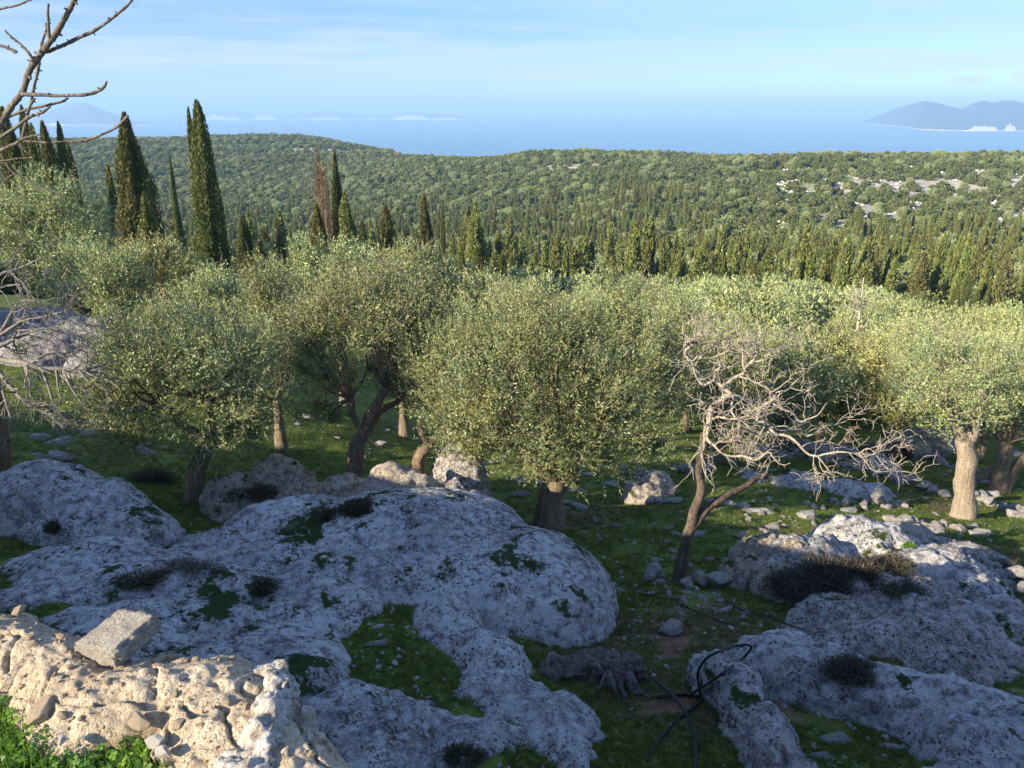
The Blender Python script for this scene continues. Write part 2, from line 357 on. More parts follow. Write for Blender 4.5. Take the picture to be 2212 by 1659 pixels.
def mortar_mat():
    m, nt, out = mat('rubble_mortar'); P = nt.node('ShaderNodeTexCoord').outputs['Object']
    a = nt.noise(P, 5, 5, .7); b = nt.noise(P, 45, 5, .75); c = nt.noise(P, 150, 4, .7)
    vo = nt.node('ShaderNodeTexVoronoi', inp={'Vector': P, 'Scale': 62.0, 'Randomness': 1.0})
    col = nt.mix(nt.ramp(a, [(.35, 0.0), (.65, 1.0)]), (.47, .37, .25), (.66, .55, .40))
    col = nt.mix(nt.ramp(b, [(.38, .8), (.5, 0.0)]), col, (.33, .235, .145))
    peb = nt.math('MULTIPLY', nt.ramp(nt.math('ADD', vo.outputs['Distance'], nt.math('MULTIPLY', nt.math('SUBTRACT', b, .5), 1.2)), [(.25, 1.0), (.42, 0.0)]), nt.ramp(vo.outputs['Color'], [(.45, 0.0), (.6, 1.0)]))
    col = nt.mix(nt.math('MULTIPLY', peb, .55), col, nt.mix(nt.noise(P, 30, 2), (.40, .30, .2), (.70, .62, .50)))
    col = nt.mix(nt.ramp(c, [(.3, .5), (.42, 0.0)]), col, (.20, .14, .09))
    h = nt.math('ADD', nt.math('MULTIPLY', peb, .8), nt.math('ADD', b, nt.math('MULTIPLY', c, .5)))
    principled(nt, out, col, .95, nt.bump(h, 1.0, .016), .1); return m
M_MORTAR = mortar_mat()
def ground_mat():
    m, nt, out = mat('turf'); P = nt.node('ShaderNodeTexCoord').outputs['Object']
    soil = nt.node('ShaderNodeAttribute', attribute_name='soil').outputs['Fac']; rk = nt.node('ShaderNodeAttribute', attribute_name='rock').outputs['Fac']
    n0 = nt.noise(P, .9, 5, .65); n1 = nt.noise(P, 6, 5, .7); n2 = nt.noise(P, 45, 4, .7)
    g = nt.mix(nt.ramp(n0, [(.3, 0.0), (.7, 1.0)]), (.08, .115, .026), (.20, .24, .04)); g = nt.mix(nt.ramp(n2, [(.35, .7), (.55, 0.0)]), g, (.03, .036, .014))
    s = nt.mix(nt.ramp(n1, [(.35, 0.0), (.65, 1.0)]), (.10, .055, .033), (.22, .15, .095))
    r = nt.mix(nt.ramp(nt.noise(P, .35, 6, .75), [(.35, 0.0), (.6, 1.0)]), (.24, .19, .13), (.56, .51, .44))
    sf = nt.ramp(nt.math('ADD', soil, nt.math('MULTIPLY', nt.math('SUBTRACT', n1, .5), 1.1)), [(.45, 0.0), (.6, 1.0)])
    rf = nt.ramp(nt.math('ADD', rk, nt.math('MULTIPLY', nt.math('SUBTRACT', nt.noise(P, .5, 6, .7), .5), 1.2)), [(.45, 0.0), (.55, 1.0)])
    col = nt.mix(sf, g, s); col = nt.mix(rf, col, r)
    peb = nt.node('ShaderNodeTexVoronoi', inp={'Vector': P, 'Scale': 11.0})
    pm = nt.math('MULTIPLY', nt.ramp(peb.outputs['Distance'], [(.10, 1.0), (.16, 0.0)]), nt.ramp(n0, [(.45, 0.0), (.55, 1.0)]))
    h = nt.math('ADD', n1, nt.math('MULTIPLY', n2, .5))
    principled(nt, out, nt.mix(nt.math('MULTIPLY', pm, .75), col, (.5, .46, .38)), .95, nt.bump(h, .8, .05), .1); return m
M_GROUND = ground_mat()
def terrace_mat():
    m, nt, out = mat('terrace_soil'); P = nt.node('ShaderNodeTexCoord').outputs['Object']
    col = nt.mix(nt.ramp(nt.noise(P, 9, 5), [(.35, 0.0), (.65, 1.0)]), (.06, .10, .018), (.13, .10, .05)); principled(nt, out, col, .95, nt.bump(nt.noise(P, 40), .6, .02), .1); return m
M_TERR = terrace_mat()
def sea_mat():
    m, nt, out = mat('sea_water'); P = nt.node('ShaderNodeTexCoord').outputs['Object']
    mp = nt.node('ShaderNodeMapping', inp={'Vector': P, 'Scale': (.00012, .00045, 1)})
    n = nt.noise(mp.outputs[0], 1.4, 5, .6, .4)
    rough = nt.ramp(n, [(.3, .22), (.7, .42)])
    p = principled(nt, out, nt.mix(nt.ramp(n, [(.4, 0.0), (.6, 1.0)]), (.03, .12, .20), (.09, .24, .33)), rough, nt.bump(nt.noise(P, .05, 4), .35, 4.0), .5); return m
M_SEA = sea_mat()
def far_mat(name, a, b, cliff=(.66, .58, .50)):
    m, nt, out = mat(name); P = nt.node('ShaderNodeTexCoord').outputs['Object']
    at = nt.node('ShaderNodeAttribute', attribute_name='cliff').outputs['Fac']
    n = nt.noise(P, .004, 7, .7)
    col = nt.mix(nt.ramp(n, [(.35, 0.0), (.65, 1.0)]), a, b)
    cf = nt.ramp(nt.math('ADD', at, nt.math('MULTIPLY', nt.math('SUBTRACT', nt.noise(P, .012, 4), .5), .5)), [(.45, 0.0), (.6, 1.0)])
    principled(nt, out, nt.mix(cf, col, cliff), .95, None, .1); return m
M_ISLE = far_mat('island_scrub', (.020, .026, .022), (.055, .052, .045)); M_COAST = far_mat('far_coast', (.06, .07, .06), (.14, .13, .11), (.85, .78, .72))

# ------------------------------------------------------------------ ground sheets, sea, far land
def build_ground():
    ny, nx = 390, 320
    ls = np.linspace(math.log(2.15), math.log(2590), ny)
    ss = np.linspace(-1, 1, nx); ss = 1.6 * (0.55 * ss + .45 * ss ** 3)
    L_, S_ = np.meshgrid(np.exp(ls), ss, indexing='ij'); X = (S_ * L_).ravel(); Y = L_.ravel()
    Z = G(X, Y); P = np.stack([X, Y, 0 * X], 1)
    near = np.clip((30 - Y) / 15, 0, 1)
    Z = Z + near * (.035 * fbm(P * 3, 3))
    soil = .24 + .40 * np.clip(pnoise(P * .35), 0, 1)
    # worn red earth round the trees and beside the lopsided stump
    for (u, v, R) in ((1330, 1385, .9), (1480, 1400, 1.2), (1560, 1340, 1.0), (1700, 1150, 1.0), (1250, 1120, 1.2), (820, 960, 1.0), (2080, 1115, 1.0), (2100, 1190, 1.2), (1500, 1500, .8)):
        p = hit(u, v); soil += .33 * np.exp(-((X - p[0]) ** 2 + (Y - p[1]) ** 2) / R ** 2)
    s = X / Y
    rock = .12 + np.where(Y > 60, .12, 0)
    rock = rock + .42 * np.clip((s - .28) / .15, 0, 1) * np.exp(-((Y - 440) / 160) ** 2) * (1 + pnoise(P * .01))
    rock = rock + .6 * np.exp(-(((X - 54) / 38) ** 2 + ((Y - 680) / 26) ** 2)) + .9 * np.exp(-(((X + 215) / 75) ** 2 + ((Y - 1090) / 28) ** 2))
    rock = rock + .25 * np.clip(pnoise(P * .02 + 4), 0, 1) * (Y > 100) + .5 * np.clip((s - .5) / .1, 0, 1) * np.exp(-((Y - 100) / 30) ** 2)
    i = np.arange(ny - 1)[:, None] * nx; j = np.arange(nx - 1)[None, :]
    Q = np.stack([i + j, i + j + 1, i + nx + j + 1, i + nx + j], -1).reshape(-1, 4)
    me = mesh_np('ground', np.stack([X, Y, Z], 1), [Q], M_GROUND, True, {'soil': soil, 'rock': rock})
    o = link('ground', me); tag(o, kind='structure')
    # foot of the terrace wall, below and behind the viewer's wall
    xs = np.linspace(-60, 60, 90); yl = np.linspace(-45, 2.16, 40)
    X, Y = np.meshgrid(xs, yl); n = len(xs); P = np.stack([X.ravel(), Y.ravel(), 0 * X.ravel()], 1)
    V = P.copy(); V[:, 2] = -4.43 + .04 * pnoise(P * .5)
    i = np.arange(len(yl) - 1)[:, None] * n; j = np.arange(n - 1)[None, :]
    Q = np.stack([i + j, i + j + 1, i + n + j + 1, i + n + j], -1).reshape(-1, 4)
    tag(link('lower_ground', mesh_np('lower_ground', V, [Q], M_GROUND, True, {'soil': .3 + 0 * V[:, 0], 'rock': .2 + 0 * V[:, 0]})), kind='structure')
    # sea
    V = [(-46000, 1500, -250), (46000, 1500, -250), (46000, 56000, -250), (-46000, 56000, -250)]
    tag(link('sea', mesh_np('sea', V, [np.array([[0, 1, 2, 3]])], M_SEA)), kind='structure')
build_ground()

def far_land(name, prof, depth, mat_, cliffs, n=260, shore=None, rough=.12):
    """hills rising from the sea; prof = [(u, v_top)], shore = [(u, v_shore)], placed where the shore ray meets the water"""
    us = np.linspace(prof[0][0], prof[-1][0], n)
    vt = np.interp(us, *zip(*prof)); vs = np.interp(us, *zip(*shore)); rows = 26
    V = []; C = []
    for k, u in enumerate(us):
        d = ray(u, vs[k]); Y0 = -250 / d[2] * d[1]; Y0 = min(Y0, 40000)
        h = max(0.0, ray(u, vt[k])[2] / ray(u, vt[k])[1] * (Y0 + depth * .45) + 250)
        for r in range(rows):
            t = (0, .002, .010)[r] if r < 3 else .010 + .99 * (r - 2) / (rows - 3); Y = Y0 + depth * t
            prf = math.sin(min(1, t / .45) * math.pi / 2) ** .8 if t < .45 else math.cos((t - .45) / .55 * math.pi / 2)
            x = u_to_x(u, Y); nz = fbm(np.array([[x / depth * 5, Y / depth * 5, 1.0]]), 4)[0]
            z = -250.5 + h * prf * (1 + rough * nz * (0 if abs(t - .45) < .03 else min(1, t * 20)))
            c = 0.0
            for (cu, cw, ch) in cliffs:
                if abs(u - cu) < cw: c = max(c, min(1, max(0, (ch * (1 - (abs(u - cu) / cw) ** 2) * (1 + .45 * pnoise(np.array([[u * .12, Y * .004, 1.7]]))[0]) - (z + 250)) / 45 + .5)))
            if r == 1: z = max(z, -250 + 9)
            if r <= 1: c = max(c, .54)
            V.append((x, Y, z)); C.append(c)
    i = np.arange(n - 1)[:, None] * rows; j = np.arange(rows - 1)[None, :]
    Q = np.stack([i + j, i + rows + j, i + rows + j + 1, i + j + 1], -1).reshape(-1, 4)
    return tag(link(name, mesh_np(name, np.array(V), [Q], mat_, True, {'cliff': C})), kind='structure')
def u_to_x(u, Y): return (u - 1106) / F * Y * 0.95
far_land('island', [(1858, 266), (1890, 251), (1930, 237), (1965, 224), (1990, 220), (2015, 223), (2045, 232), (2075, 236), (2100, 226), (2120, 218), (2140, 223), (2165, 217), (2185, 217), (2210, 223), (2250, 240), (2330, 250)],
         2600, M_ISLE, [(2130, 34, 70), (2188, 14, 90)], shore=[(1858, 265), (1910, 271), (1965, 276), (2000, 281), (2100, 283.5), (2330, 283)])
far_land('far_hills', [(60, 268), (110, 240), (160, 224), (190, 222), (230, 240), (290, 262), (330, 268)], 5000, M_COAST, [(115, 30, 30)], shore=[(60, 271), (330, 271)])
far_land('far_coast', [(330, 258), (380, 252), (430, 246), (480, 237), (520, 240), (560, 247), (610, 250), (660, 243), (720, 240), (780, 247), (830, 249), (890, 243), (950, 246), (1010, 252), (1080, 257)],
         6000, M_COAST, [(465, 28, 110), (505, 14, 90), (570, 26, 150), (700, 40, 60), (885, 45, 120), (800, 10, 60), (960, 40, 50)], shore=[(330, 259), (1080, 259)])
far_land('far_headland', [(1400, 240.2), (1500, 238.5), (1560, 238), (1640, 239), (1700, 236), (1850, 236), (1920, 239)], 6000, M_COAST, [(1560, 12, 60)], shore=[(1400, 244), (1700, 245), (1920, 246)])

# ------------------------------------------------------------------ rocks
ROCK_TREES = []
def rock(name, lobes, label, m=M_ROCK, voxel=.05, amp=.07, freq=2.3, cat='boulder', group=None, moss=0.0, smooth=6, strata=0.0):
    """fused rounded lobes; lobe = (u, v, Y of its crest, rx, ry, rz, turn, tip)"""
    bm = bmesh.new()
    for L_ in lobes:
        u, v, Y, rx, ry, rz = L_[:6]; rot = L_[6] if len(L_) > 6 else 0; tip = L_[7] if len(L_) > 7 else 0
        top = pt(u, v, Y); c = top - np.array([0, 0, rz])
        M = Matrix.Translation(c) @ Matrix.Rotation(math.radians(rot), 4, 'Z') @ Matrix.Rotation(math.radians(tip), 4, 'Y') @ Matrix.Diagonal((rx, ry, rz, 1))
        bmesh.ops.create_icosphere(bm, subdivisions=4, radius=1.0, matrix=M)
    me = bpy.data.meshes.new('tmp'); bm.to_mesh(me); bm.free(); o = bpy.data.objects.new('tmp', me); COL.objects.link(o)
    r = o.modifiers.new('r', 'REMESH'); r.mode = 'VOXEL'; r.voxel_size = voxel
    s = o.modifiers.new('s', 'SMOOTH'); s.factor = .5; s.iterations = smooth
    ev = o.evaluated_get(bpy.context.evaluated_depsgraph_get()); em = bpy.data.meshes.new_from_object(ev)
    n = len(em.vertices); V = np.empty(n * 3, np.float32); em.vertices.foreach_get('co', V); V = V.reshape(-1, 3).astype(float)
    N = np.empty(n * 3, np.float32); em.vertices.foreach_get('normal', N); N = N.reshape(-1, 3).astype(float)
    q = np.empty(len(em.loops), np.int32); em.loops.foreach_get('vertex_index', q); q = q.reshape(-1, 4)
    bpy.data.objects.remove(o)
    d = amp * 1.8 * pnoise(V * freq * .45 + 5) + amp * fbm(V * freq, 5, .6)
    pits = -np.clip(pnoise(V * freq * 2.6 + 31) - .28, 0, 1) * amp * 2.2          # solution pits of the karst
    runn = -np.clip(.12 - np.abs(pnoise(V * freq * np.array([.8, .8, .5]) + 50)), 0, 1) * amp * 2.5   # runnels
    V = V + N * (d + pits + runn)[:, None]
    if strata: V = V + N * (strata * np.abs(np.modf(np.abs(V[:, 2:3] * 3 + .5 * pnoise(V)[:, None]))[0] - .5))
    base = V.mean(0); 
    mo = moss + .5 * np.clip(pnoise(V * 1.3 + 8), 0, 1)
    nm = mesh_np(name, V - base, [q], m, True, {'moss': mo})
    ob = link(name, nm, loc=base); tag(ob, label, cat, group)
    ROCK_TREES.append(BVHTree.FromPolygons([tuple(x) for x in V], [tuple(x) for x in q]))
    return ob
rock('limestone_outcrop', [(900, 1082, 10.0, 1.9, 1.6, 1.1, -10), (1120, 1165, 9.3, 1.3, 1.25, .95, -15), (1200, 1225, 8.8, .75, .95, .9, 0), (1010, 1190, 8.9, 1.2, 1.1, .8),
     (640, 1085, 10.3, 1.3, .7, .6, 10), (560, 1190, 9.2, 1.6, 1.1, .7, 5), (760, 1200, 8.7, 1.2, .9, .8), (470, 1150, 9.6, 1.0, .8, .6, 20),
     (640, 1330, 7.4, 1.0, 1.0, .7), (655, 1420, 6.5, .45, .8, .6), (520, 1400, 6.6, 1.1, 1.1, .7), (700, 1270, 7.9, .7, .6, .6),
     (330, 1330, 7.1, 1.5, 1.0, .7), (200, 1190, 8.6, 1.5, .9, .6, -8), (60, 1290, 7.5, 1.3, 1.0, .7), (330, 1240, 8.0, 1.6, .9, .55), (20, 1400, 6.5, 1.6, 1.2, .7), (400, 1440, 6.2, 1.4, 1.0, .7), (120, 1440, 6.0, 1.4, 1.0, .8), (180, 1350, 6.9, 1.2, .9, .7), (600, 1460, 6.0, .8, .8, .7)],
     'broad pale limestone outcrop in blue shade with mossy pockets, the largest rock', moss=.2, voxel=.045, cat='outcrop', amp=.048, freq=1.9)
rock('limestone_outcrop', [(965, 1322, 7.5, .5, .8, .6, 10), (1040, 1375, 7.1, .62, .6, .7), (1090, 1430, 6.9, .48, .45, .6), (1050, 1490, 6.3, 1.2, .7, .7, -8), (930, 1490, 6.3, .8, .45, .6, 5), (1200, 1530, 5.9, .62, .75, .9),
     (850, 1520, 5.9, .9, .6, .6, -10), (980, 1600, 5.4, 1.1, .8, .8), (760, 1560, 5.4, .9, .9, .6), (1230, 1620, 5.3, .45, .7, .9)],
     'smooth pale limestone hump at the bottom centre curling round a grassy hollow', moss=.0, voxel=.042, cat='outcrop')
rock('boulder', [(60, 1005, 10.5, 1.1, .8, 1.0), (190, 1045, 10.2, 1.1, .8, .9, -12), (290, 1090, 9.9, .6, .6, .7), (-60, 1030, 10.3, 1.0, .9, 1.0)],
     'rounded grey boulder at the left edge in shade above the mossy slab', moss=.05)
rock('limestone_outcrop', [(1885, 1148, 11.65, 1.2, .75, .7, -14), (2000, 1190, 11.05, 1.3, .8, .8, -22), (1750, 1175, 11.15, 1.0, .8, .8), (2080, 1235, 10.25, 1.1, .8, .9, -30), (1680, 1230, 10.45, .5, .6, .6), (1840, 1215, 10.65, 1.0, .6, .6), (2060, 1310, 9.25, .6, .6, .7)],
     'long limestone ridge on the right whose crest catches the sun', M_ROCK, moss=.1, cat='outcrop', amp=.09, freq=2.6)
rock('limestone_outcrop', [(1960, 1262, 9.05, 1.3, .95, .9, -18), (1830, 1310, 8.55, .9, .7, .6, 12), (2080, 1340, 8.25, 1.25, .95, 1.1, -25), (2200, 1410, 7.75, 1.2, 1.0, 1.1, -20), (1900, 1350, 8.15, .8, .5, .6, 0), (2050, 1400, 7.65, .7, .5, .7, -15)],
     'dark speckled limestone mass on the right with a shaded hollow in its face', M_ROCK2, moss=.05, cat='outcrop', amp=.10, freq=2.5)
rock('boulder', [(2160, 1285, 9.55, 1.0, .5, .9, -32), (2250, 1350, 8.95, 1.0, .6, .9, -30)], 'slanting grey slab at the right edge leaning behind the speckled mass', M_ROCK2)
rock('limestone_outcrop', [(1680, 1368, 7.40, .6, .5, .6, -10), (1790, 1400, 7.00, .7, .45, .65, -12), (1920, 1440, 6.70, .8, .45, .75, -16), (2060, 1490, 6.40, .9, .6, .85, -20), (2190, 1540, 6.10, .9, .75, 1.0, -20), (2140, 1600, 5.70, .8, .6, .9, -10), (2220, 1650, 5.40, .9, .6, .9), (2080, 1660, 5.30, .5, .4, .6)],
     'long rounded limestone rib running into the bottom right corner', M_ROCK, moss=.05, cat='outcrop', voxel=.042)
rock('limestone_outcrop', [(1600, 1480, 6.45, .3, .5, .5, 10), (1640, 1550, 5.95, .34, .5, .5, 10), (1700, 1610, 5.45, .4, .5, .5, 15), (1760, 1680, 5.05, .5, .5, .6), (1540, 1410, 6.85, .3, .35, .4), (1590, 1440, 6.65, .3, .3, .45), (1820, 1700, 4.75, .5, .4, .5)],
     'rough pitted limestone rim left of the stony grass pocket at bottom right', M_ROCK2, moss=.1, cat='outcrop', voxel=.035, amp=.07, freq=3.4)
rock('boulder', [(745, 1015, 12.4, .5, .45, .7), (850, 1000, 12.5, .75, .5, .8, -6), (900, 1030, 12.1, .6, .5, .7)],
     'knobbly rock catching the sun behind the crest of the largest outcrop', M_ROCKW, moss=.1, amp=.08, freq=2.8)
rock('boulder', [(985, 1018, 12.2, .42, .5, 1.1), (1020, 1060, 11.8, .35, .5, 1.0), (985, 945, 14.6, .5, .5, 1.2), (1010, 990, 13.4, .45, .5, 1.0)],
     'steep dark lichened rock standing left of the large olive trunk', M_ROCK2, moss=.1, amp=.08, freq=2.8)
rock('boulder', [(590, 985, 13.6, .8, .6, .9), (500, 1025, 13.0, .6, .5, .7), (640, 1020, 13.0, .5, .5, .8)], 'brown craggy rock beside the leaning olive trunk', M_ROCKW, moss=.2, amp=.09, freq=2.8)
rock('boulder', [(60, 668, 27, 3, 1.6, 1.4), (170, 690, 26, 1.6, 1.2, 1.0)], 'blue grey rock shelf under the background olive at the left edge', M_ROCKD, moss=.1, voxel=.12, amp=.16, freq=1.0)
rock('boulder', [(120, 722, 24.5, 1.7, 1.1, 1.3), (190, 752, 23, .8, .8, 1.0), (40, 740, 24, 1.6, 1.2, 1.4)], 'pale blue shaded boulder behind the bare twigs at the left', M_ROCKD, moss=.05, voxel=.1, amp=.14, freq=1.2)
rock('boulder', [(1655, 1140, 11.4, .5, .5, .7), (1720, 1160, 11.0, .45, .45, .8), (1620, 1200, 10.7, .4, .4, .5), (1690, 1230, 10.2, .4, .4, .4)], 'brown crumbling rock just right of the dead tree trunk', M_ROCKW, moss=.25, amp=.09, freq=3)
rock('boulder', [(1420, 1030, 17.0, .45, .5, .4), (1390, 1050, 16.4, .5, .4, .35)], 'pale rock heap sunlit under the right side of the large olive', M_ROCKW, moss=0, amp=.08, freq=3)
rock('boulder', [(1990, 925, 25, 1.2, .7, .6, -10), (1960, 940, 24, .8, .6, .5)], 'whitish rock in the sun between the dead tree and the pale trunk', M_ROCKW, moss=.05, voxel=.07, amp=.1, freq=2)
rock('boulder', [(1700, 1030, 19, 1.6, .8, .45, -10), (1840, 1045, 18.5, 1.2, .7, .4, -8)], 'low grey rock bank in shade below the dead branches', M_ROCK, moss=.15, voxel=.07, amp=.1, freq=2)
rock('boulder', [(1750, 960, 23, 2.2, 1.0, .6, -5), (1880, 985, 21.5, 1.0, .7, .5, -8)], 'dark shaded rock bank behind the dead branches', M_ROCK2, moss=.15, voxel=.08, amp=.1, freq=2)
rock('boulder', [(1965, 1135, 13.2, .6, .42, .5, -16)], 'block of limestone lit on top, right of the ridge crest', M_ROCKW, moss=.05, voxel=.04, amp=.06, freq=3, smooth=2)
rock('boulder', [(2100, 1190, 11.9, .8, .5, .4, -22), (2040, 1165, 12.4, .5, .35, .35, -22)], 'low lichened rock beyond the ridge at the right', M_ROCK2, moss=.2, voxel=.045)
def hit_all(u, v):
    """first surface of ground or rock along the view ray"""
    d = Vector(ray(u, v)).normalized(); g = hit(u, v); best = np.linalg.norm(g); P = g
    for t in ROCK_TREES:
        loc, n, i, dist = t.ray_cast(Vector((0, 0, 0)), d)
        if loc is not None and dist < best: best = dist; P = np.array(loc)
    return P
def top_z(x, y):
    z = gz(x, y)
    for t in ROCK_TREES:
        loc, n, i, dist = t.ray_cast(Vector((x, y, 5)), Vector((0, 0, -1)))
        if loc is not None: z = max(z, loc[2])
    return z

# ------------------------------------------------------------------ loose stones
def hull_mesh(seed, m=M_STONE, n=16, flat=.7, name='stone'):
    R = np.random.default_rng(seed); p = unit(R.normal(size=(n, 3))) * R.uniform(.75, 1.0, (n, 1)) * np.array([1, R.uniform(.6, .9), flat * R.uniform(.7, 1.1)])
    bm = bmesh.new(); vs = [bm.verts.new(x * .5) for x in p]; bmesh.ops.convex_hull(bm, input=vs)
    for v in [v for v in bm.verts if not v.link_faces]: bm.verts.remove(v)
    bmesh.ops.bevel(bm, geom=list(bm.edges), offset=.035, segments=1, affect='EDGES', clamp_overlap=True)
    me = bpy.data.meshes.new(name); bm.to_mesh(me); bm.free(); me.materials.append(m); return me
STONES = [hull_mesh(k, M_STONE, random.choice((12, 16, 20)), .65) for k in range(10)]
STONESG = [hull_mesh(50 + k, M_STONEG, 18, .8) for k in range(8)]
n_stone = 0
def stone_at(x, y, z, size, label, group=None, pool=None, R=random, name='stone', sink=.2):
    global n_stone
    o = link(name, R.choice(pool or STONES), loc=(x, y, z + size * (.3 - sink)), rot=(R.uniform(-.4, .4), R.uniform(-.4, .4), R.uniform(0, 6.3)), scale=[size * R.uniform(.8, 1.25) for _ in range(3)])
    tag(o, label, 'stone', group); n_stone += 1; return o
def scatter_poly(poly, n, szr, label, group, pool=None, seed=0, uvsize=None):
    R = random.Random(seed); us = [p[0] for p in poly]; vs = [p[1] for p in poly]; k = 0; tries = 0
    def inside(u, v):
        c = False
        for i in range(len(poly)):
            (x1, y1), (x2, y2) = poly[i], poly[i - 1]
            if (y1 > v) != (y2 > v) and u < (x2 - x1) * (v - y1) / (y2 - y1) + x1: c = not c
        return c
    while k < n and tries < n * 20:
        tries += 1; u, v = R.uniform(min(us), max(us)), R.uniform(min(vs), max(vs))
        if not inside(u, v): continue
        p = hit(u, v, 3.5, 60); s = szr[0] * (szr[1] / szr[0]) ** (R.random() ** 2.2)
        stone_at(p[0], p[1], p[2], s, label, group, pool, R); k += 1
scatter_poly([(745, 1300), (900, 1290), (930, 1370), (880, 1450), (740, 1470)], 34, (.06, .16), 'small white stone lying in the grassy hollow of the outcrop', 'white stones in the grassy hollow', seed=1)
p = hit(812, 1398); o = stone_at(p[0], p[1], p[2], .36, 'long flat concrete lump lying in the grassy hollow', None, STONESG); o.scale = (.40, .17, .14); o.rotation_euler = (0, 0, .15)
p = hit(815, 1450); stone_at(p[0], p[1], p[2], .17, 'whitish stone at the lower end of the grassy hollow')
p = hit(876, 1306); stone_at(p[0], p[1], p[2], .2, 'squarish grey stone near the top of the grassy hollow', None, STONESG)
p = hit(810, 1305); stone_at(p[0], p[1], p[2], .17, 'upright pointed grey stone at the top left of the grassy hollow', None, STONESG)
scatter_poly([(1290, 1130), (1460, 1120), (1500, 1260), (1640, 1330), (1480, 1500), (1180, 1400), (1290, 1290)], 80, (.035, .14), 'pale stone scattered on the shaded grass between the large outcrop and the dead tree', 'stones on the shaded grass', seed=2)
scatter_poly([(1180, 1330), (1330, 1290), (1400, 1400), (1200, 1400)], 30, (.03, .09), 'small white stone in the grass at the foot of the large outcrop', 'stones at the outcrop foot', seed=3)
scatter_poly([(1640, 1480), (1900, 1500), (1960, 1640), (1760, 1650)], 30, (.05, .16), 'pale stone in the grass pocket at bottom right', 'stones in the right grass pocket', seed=4)
scatter_poly([(1350, 1500), (1500, 1480), (1560, 1650), (1400, 1655)], 8, (.04, .12), 'white stone on the dark grass near the black pipes', 'stones near the pipes', seed=5)
scatter_poly([(1540, 1130), (1860, 1060), (1800, 1140), (1560, 1160)], 30, (.06, .25), 'grey stone on the shaded slope behind the dead tree', 'stones on the slope behind the dead tree', STONESG, seed=6)
scatter_poly([(100, 940), (400, 930), (700, 900), (420, 1010), (120, 1000)], 24, (.05, .18), 'small pale stone on the shaded grass at the left', 'stones on the left grass', seed=7)
def heap(u, v, n, spread, szr, label, group, pool=STONESG, seed=0, rise=.0):
    R = random.Random(seed); c = hit(u, v)
    for k in range(n):
        a = R.gauss(0, spread[0]); b = R.gauss(0, spread[1]); s = R.uniform(*szr)
        x, y = c[0] + a, c[1] + b; lvl = max(0, 1 - (abs(a) / spread[0] + abs(b) / spread[1]) / 2) * rise * R.random()
        stone_at(x, y, gz(x, y) + lvl, s, label, group, pool, R)
heap(1890, 1100, 12, (.5, .4), (.25, .5), 'sunlit stone in the small heap before the pale olive trunk', 'stone heap before the pale trunk', seed=11, rise=.3)
def wall_line(a, b, n, szr, label, group, seed, jit=.15, rise=.0, pool=STONESG):
    R = random.Random(seed); A, B = hit(*a), hit(*b)
    root = bpy.data.objects.new('dry_stone_wall', None); COL.objects.link(root); root.location = tuple(A); tag(root, label, 'wall')
    for k in range(n):
        t = R.random(); x = A[0] + (B[0] - A[0]) * t + R.gauss(0, jit); y = A[1] + (B[1] - A[1]) * t + R.gauss(0, jit)
        sz = R.uniform(*szr); z = gz(x, y) + R.random() * rise + sz * .1
        link('stone', R.choice(pool or STONES), root, (x - A[0], y - A[1], z - A[2]), (R.uniform(-.4, .4), R.uniform(-.4, .4), R.uniform(0, 6.3)), [sz * R.uniform(.8, 1.25) for _ in range(3)])
wall_line((1910, 1128), (2140, 1155), 18, (.22, .42), 'low row of pale kerb stones below the thick pale trunk', 'kerb stones below the pale trunk', 12, .08)
wall_line((1840, 1010), (2060, 1085), 26, (.25, .5), 'tumbled dry stone wall left of the thick pale trunk', 'tumbled wall left of the pale trunk', 13, .16, .15)
wall_line((2100, 1070), (2230, 1120), 18, (.25, .5), 'tumbled dry stone wall right of the thick pale trunk', 'tumbled wall right of the pale trunk', 14, .16, .15)
wall_line((2130, 1235), (2230, 1300), 26, (.22, .42), 'fallen grey dry stone wall at the right edge', 'stone heap at the right edge', 15, .3, .2)
wall_line((1450, 1020), (1570, 1010), 16, (.2, .4), 'pale collapsed wall behind the dead tree fork', 'pale heap behind the dead tree', 16, .2, .2)
wall_line((1340, 1030), (1430, 1060), 12, (.2, .35), 'collapsed wall sunlit under the right side of the large olive', 'heap under the large olive', 17, .2, .2)
wall_line((1090, 1030), (1180, 1055), 8, (.15, .35), 'few wall stones lit in the grass left of the large olive trunk', 'stones left of the large olive', 18, .2)
wall_line((0, 600), (250, 625), 40, (.4, .8), 'sunlit stone terrace wall behind the broad left olive', 'left terrace wall stones', 19, .5, .7)
wall_line((1860, 960), (2050, 1000), 16, (.25, .6), 'broken stone bank behind the thick pale trunk', 'bank stones', 20, .6, .1)
for (u, v, s, l) in ((1410, 1250, .5, 'pointed lichened boulder left of the dead tree base'), (1480, 1272, .34, 'flat lichened rock at the dead tree base'), (1515, 1262, .34, 'small lichened rock just right of the dead tree base'), (1552, 1268, .48, 'round dark speckled boulder right of the dead tree base'),
                     (1600, 1275, .3, 'low grey rock beside the round speckled boulder'), (1285, 1130, .22, 'yellowish flat stone right of the large olive trunk'), (1215, 1385, .2, 'white stone against the foot of the large outcrop'), (1120, 1045, .3, 'bright angular stone left of the large olive trunk'),
                     (1200, 1440, .3, 'speckled stone beside the old stump'), (1450, 1370, .35, 'low mottled rock on the grass above the pipes')):
    p = hit(u, v); o = stone_at(p[0], p[1], p[2], s * 1.1, l, None, STONESG, sink=.1)
R_ = random.Random(66); kk = 0
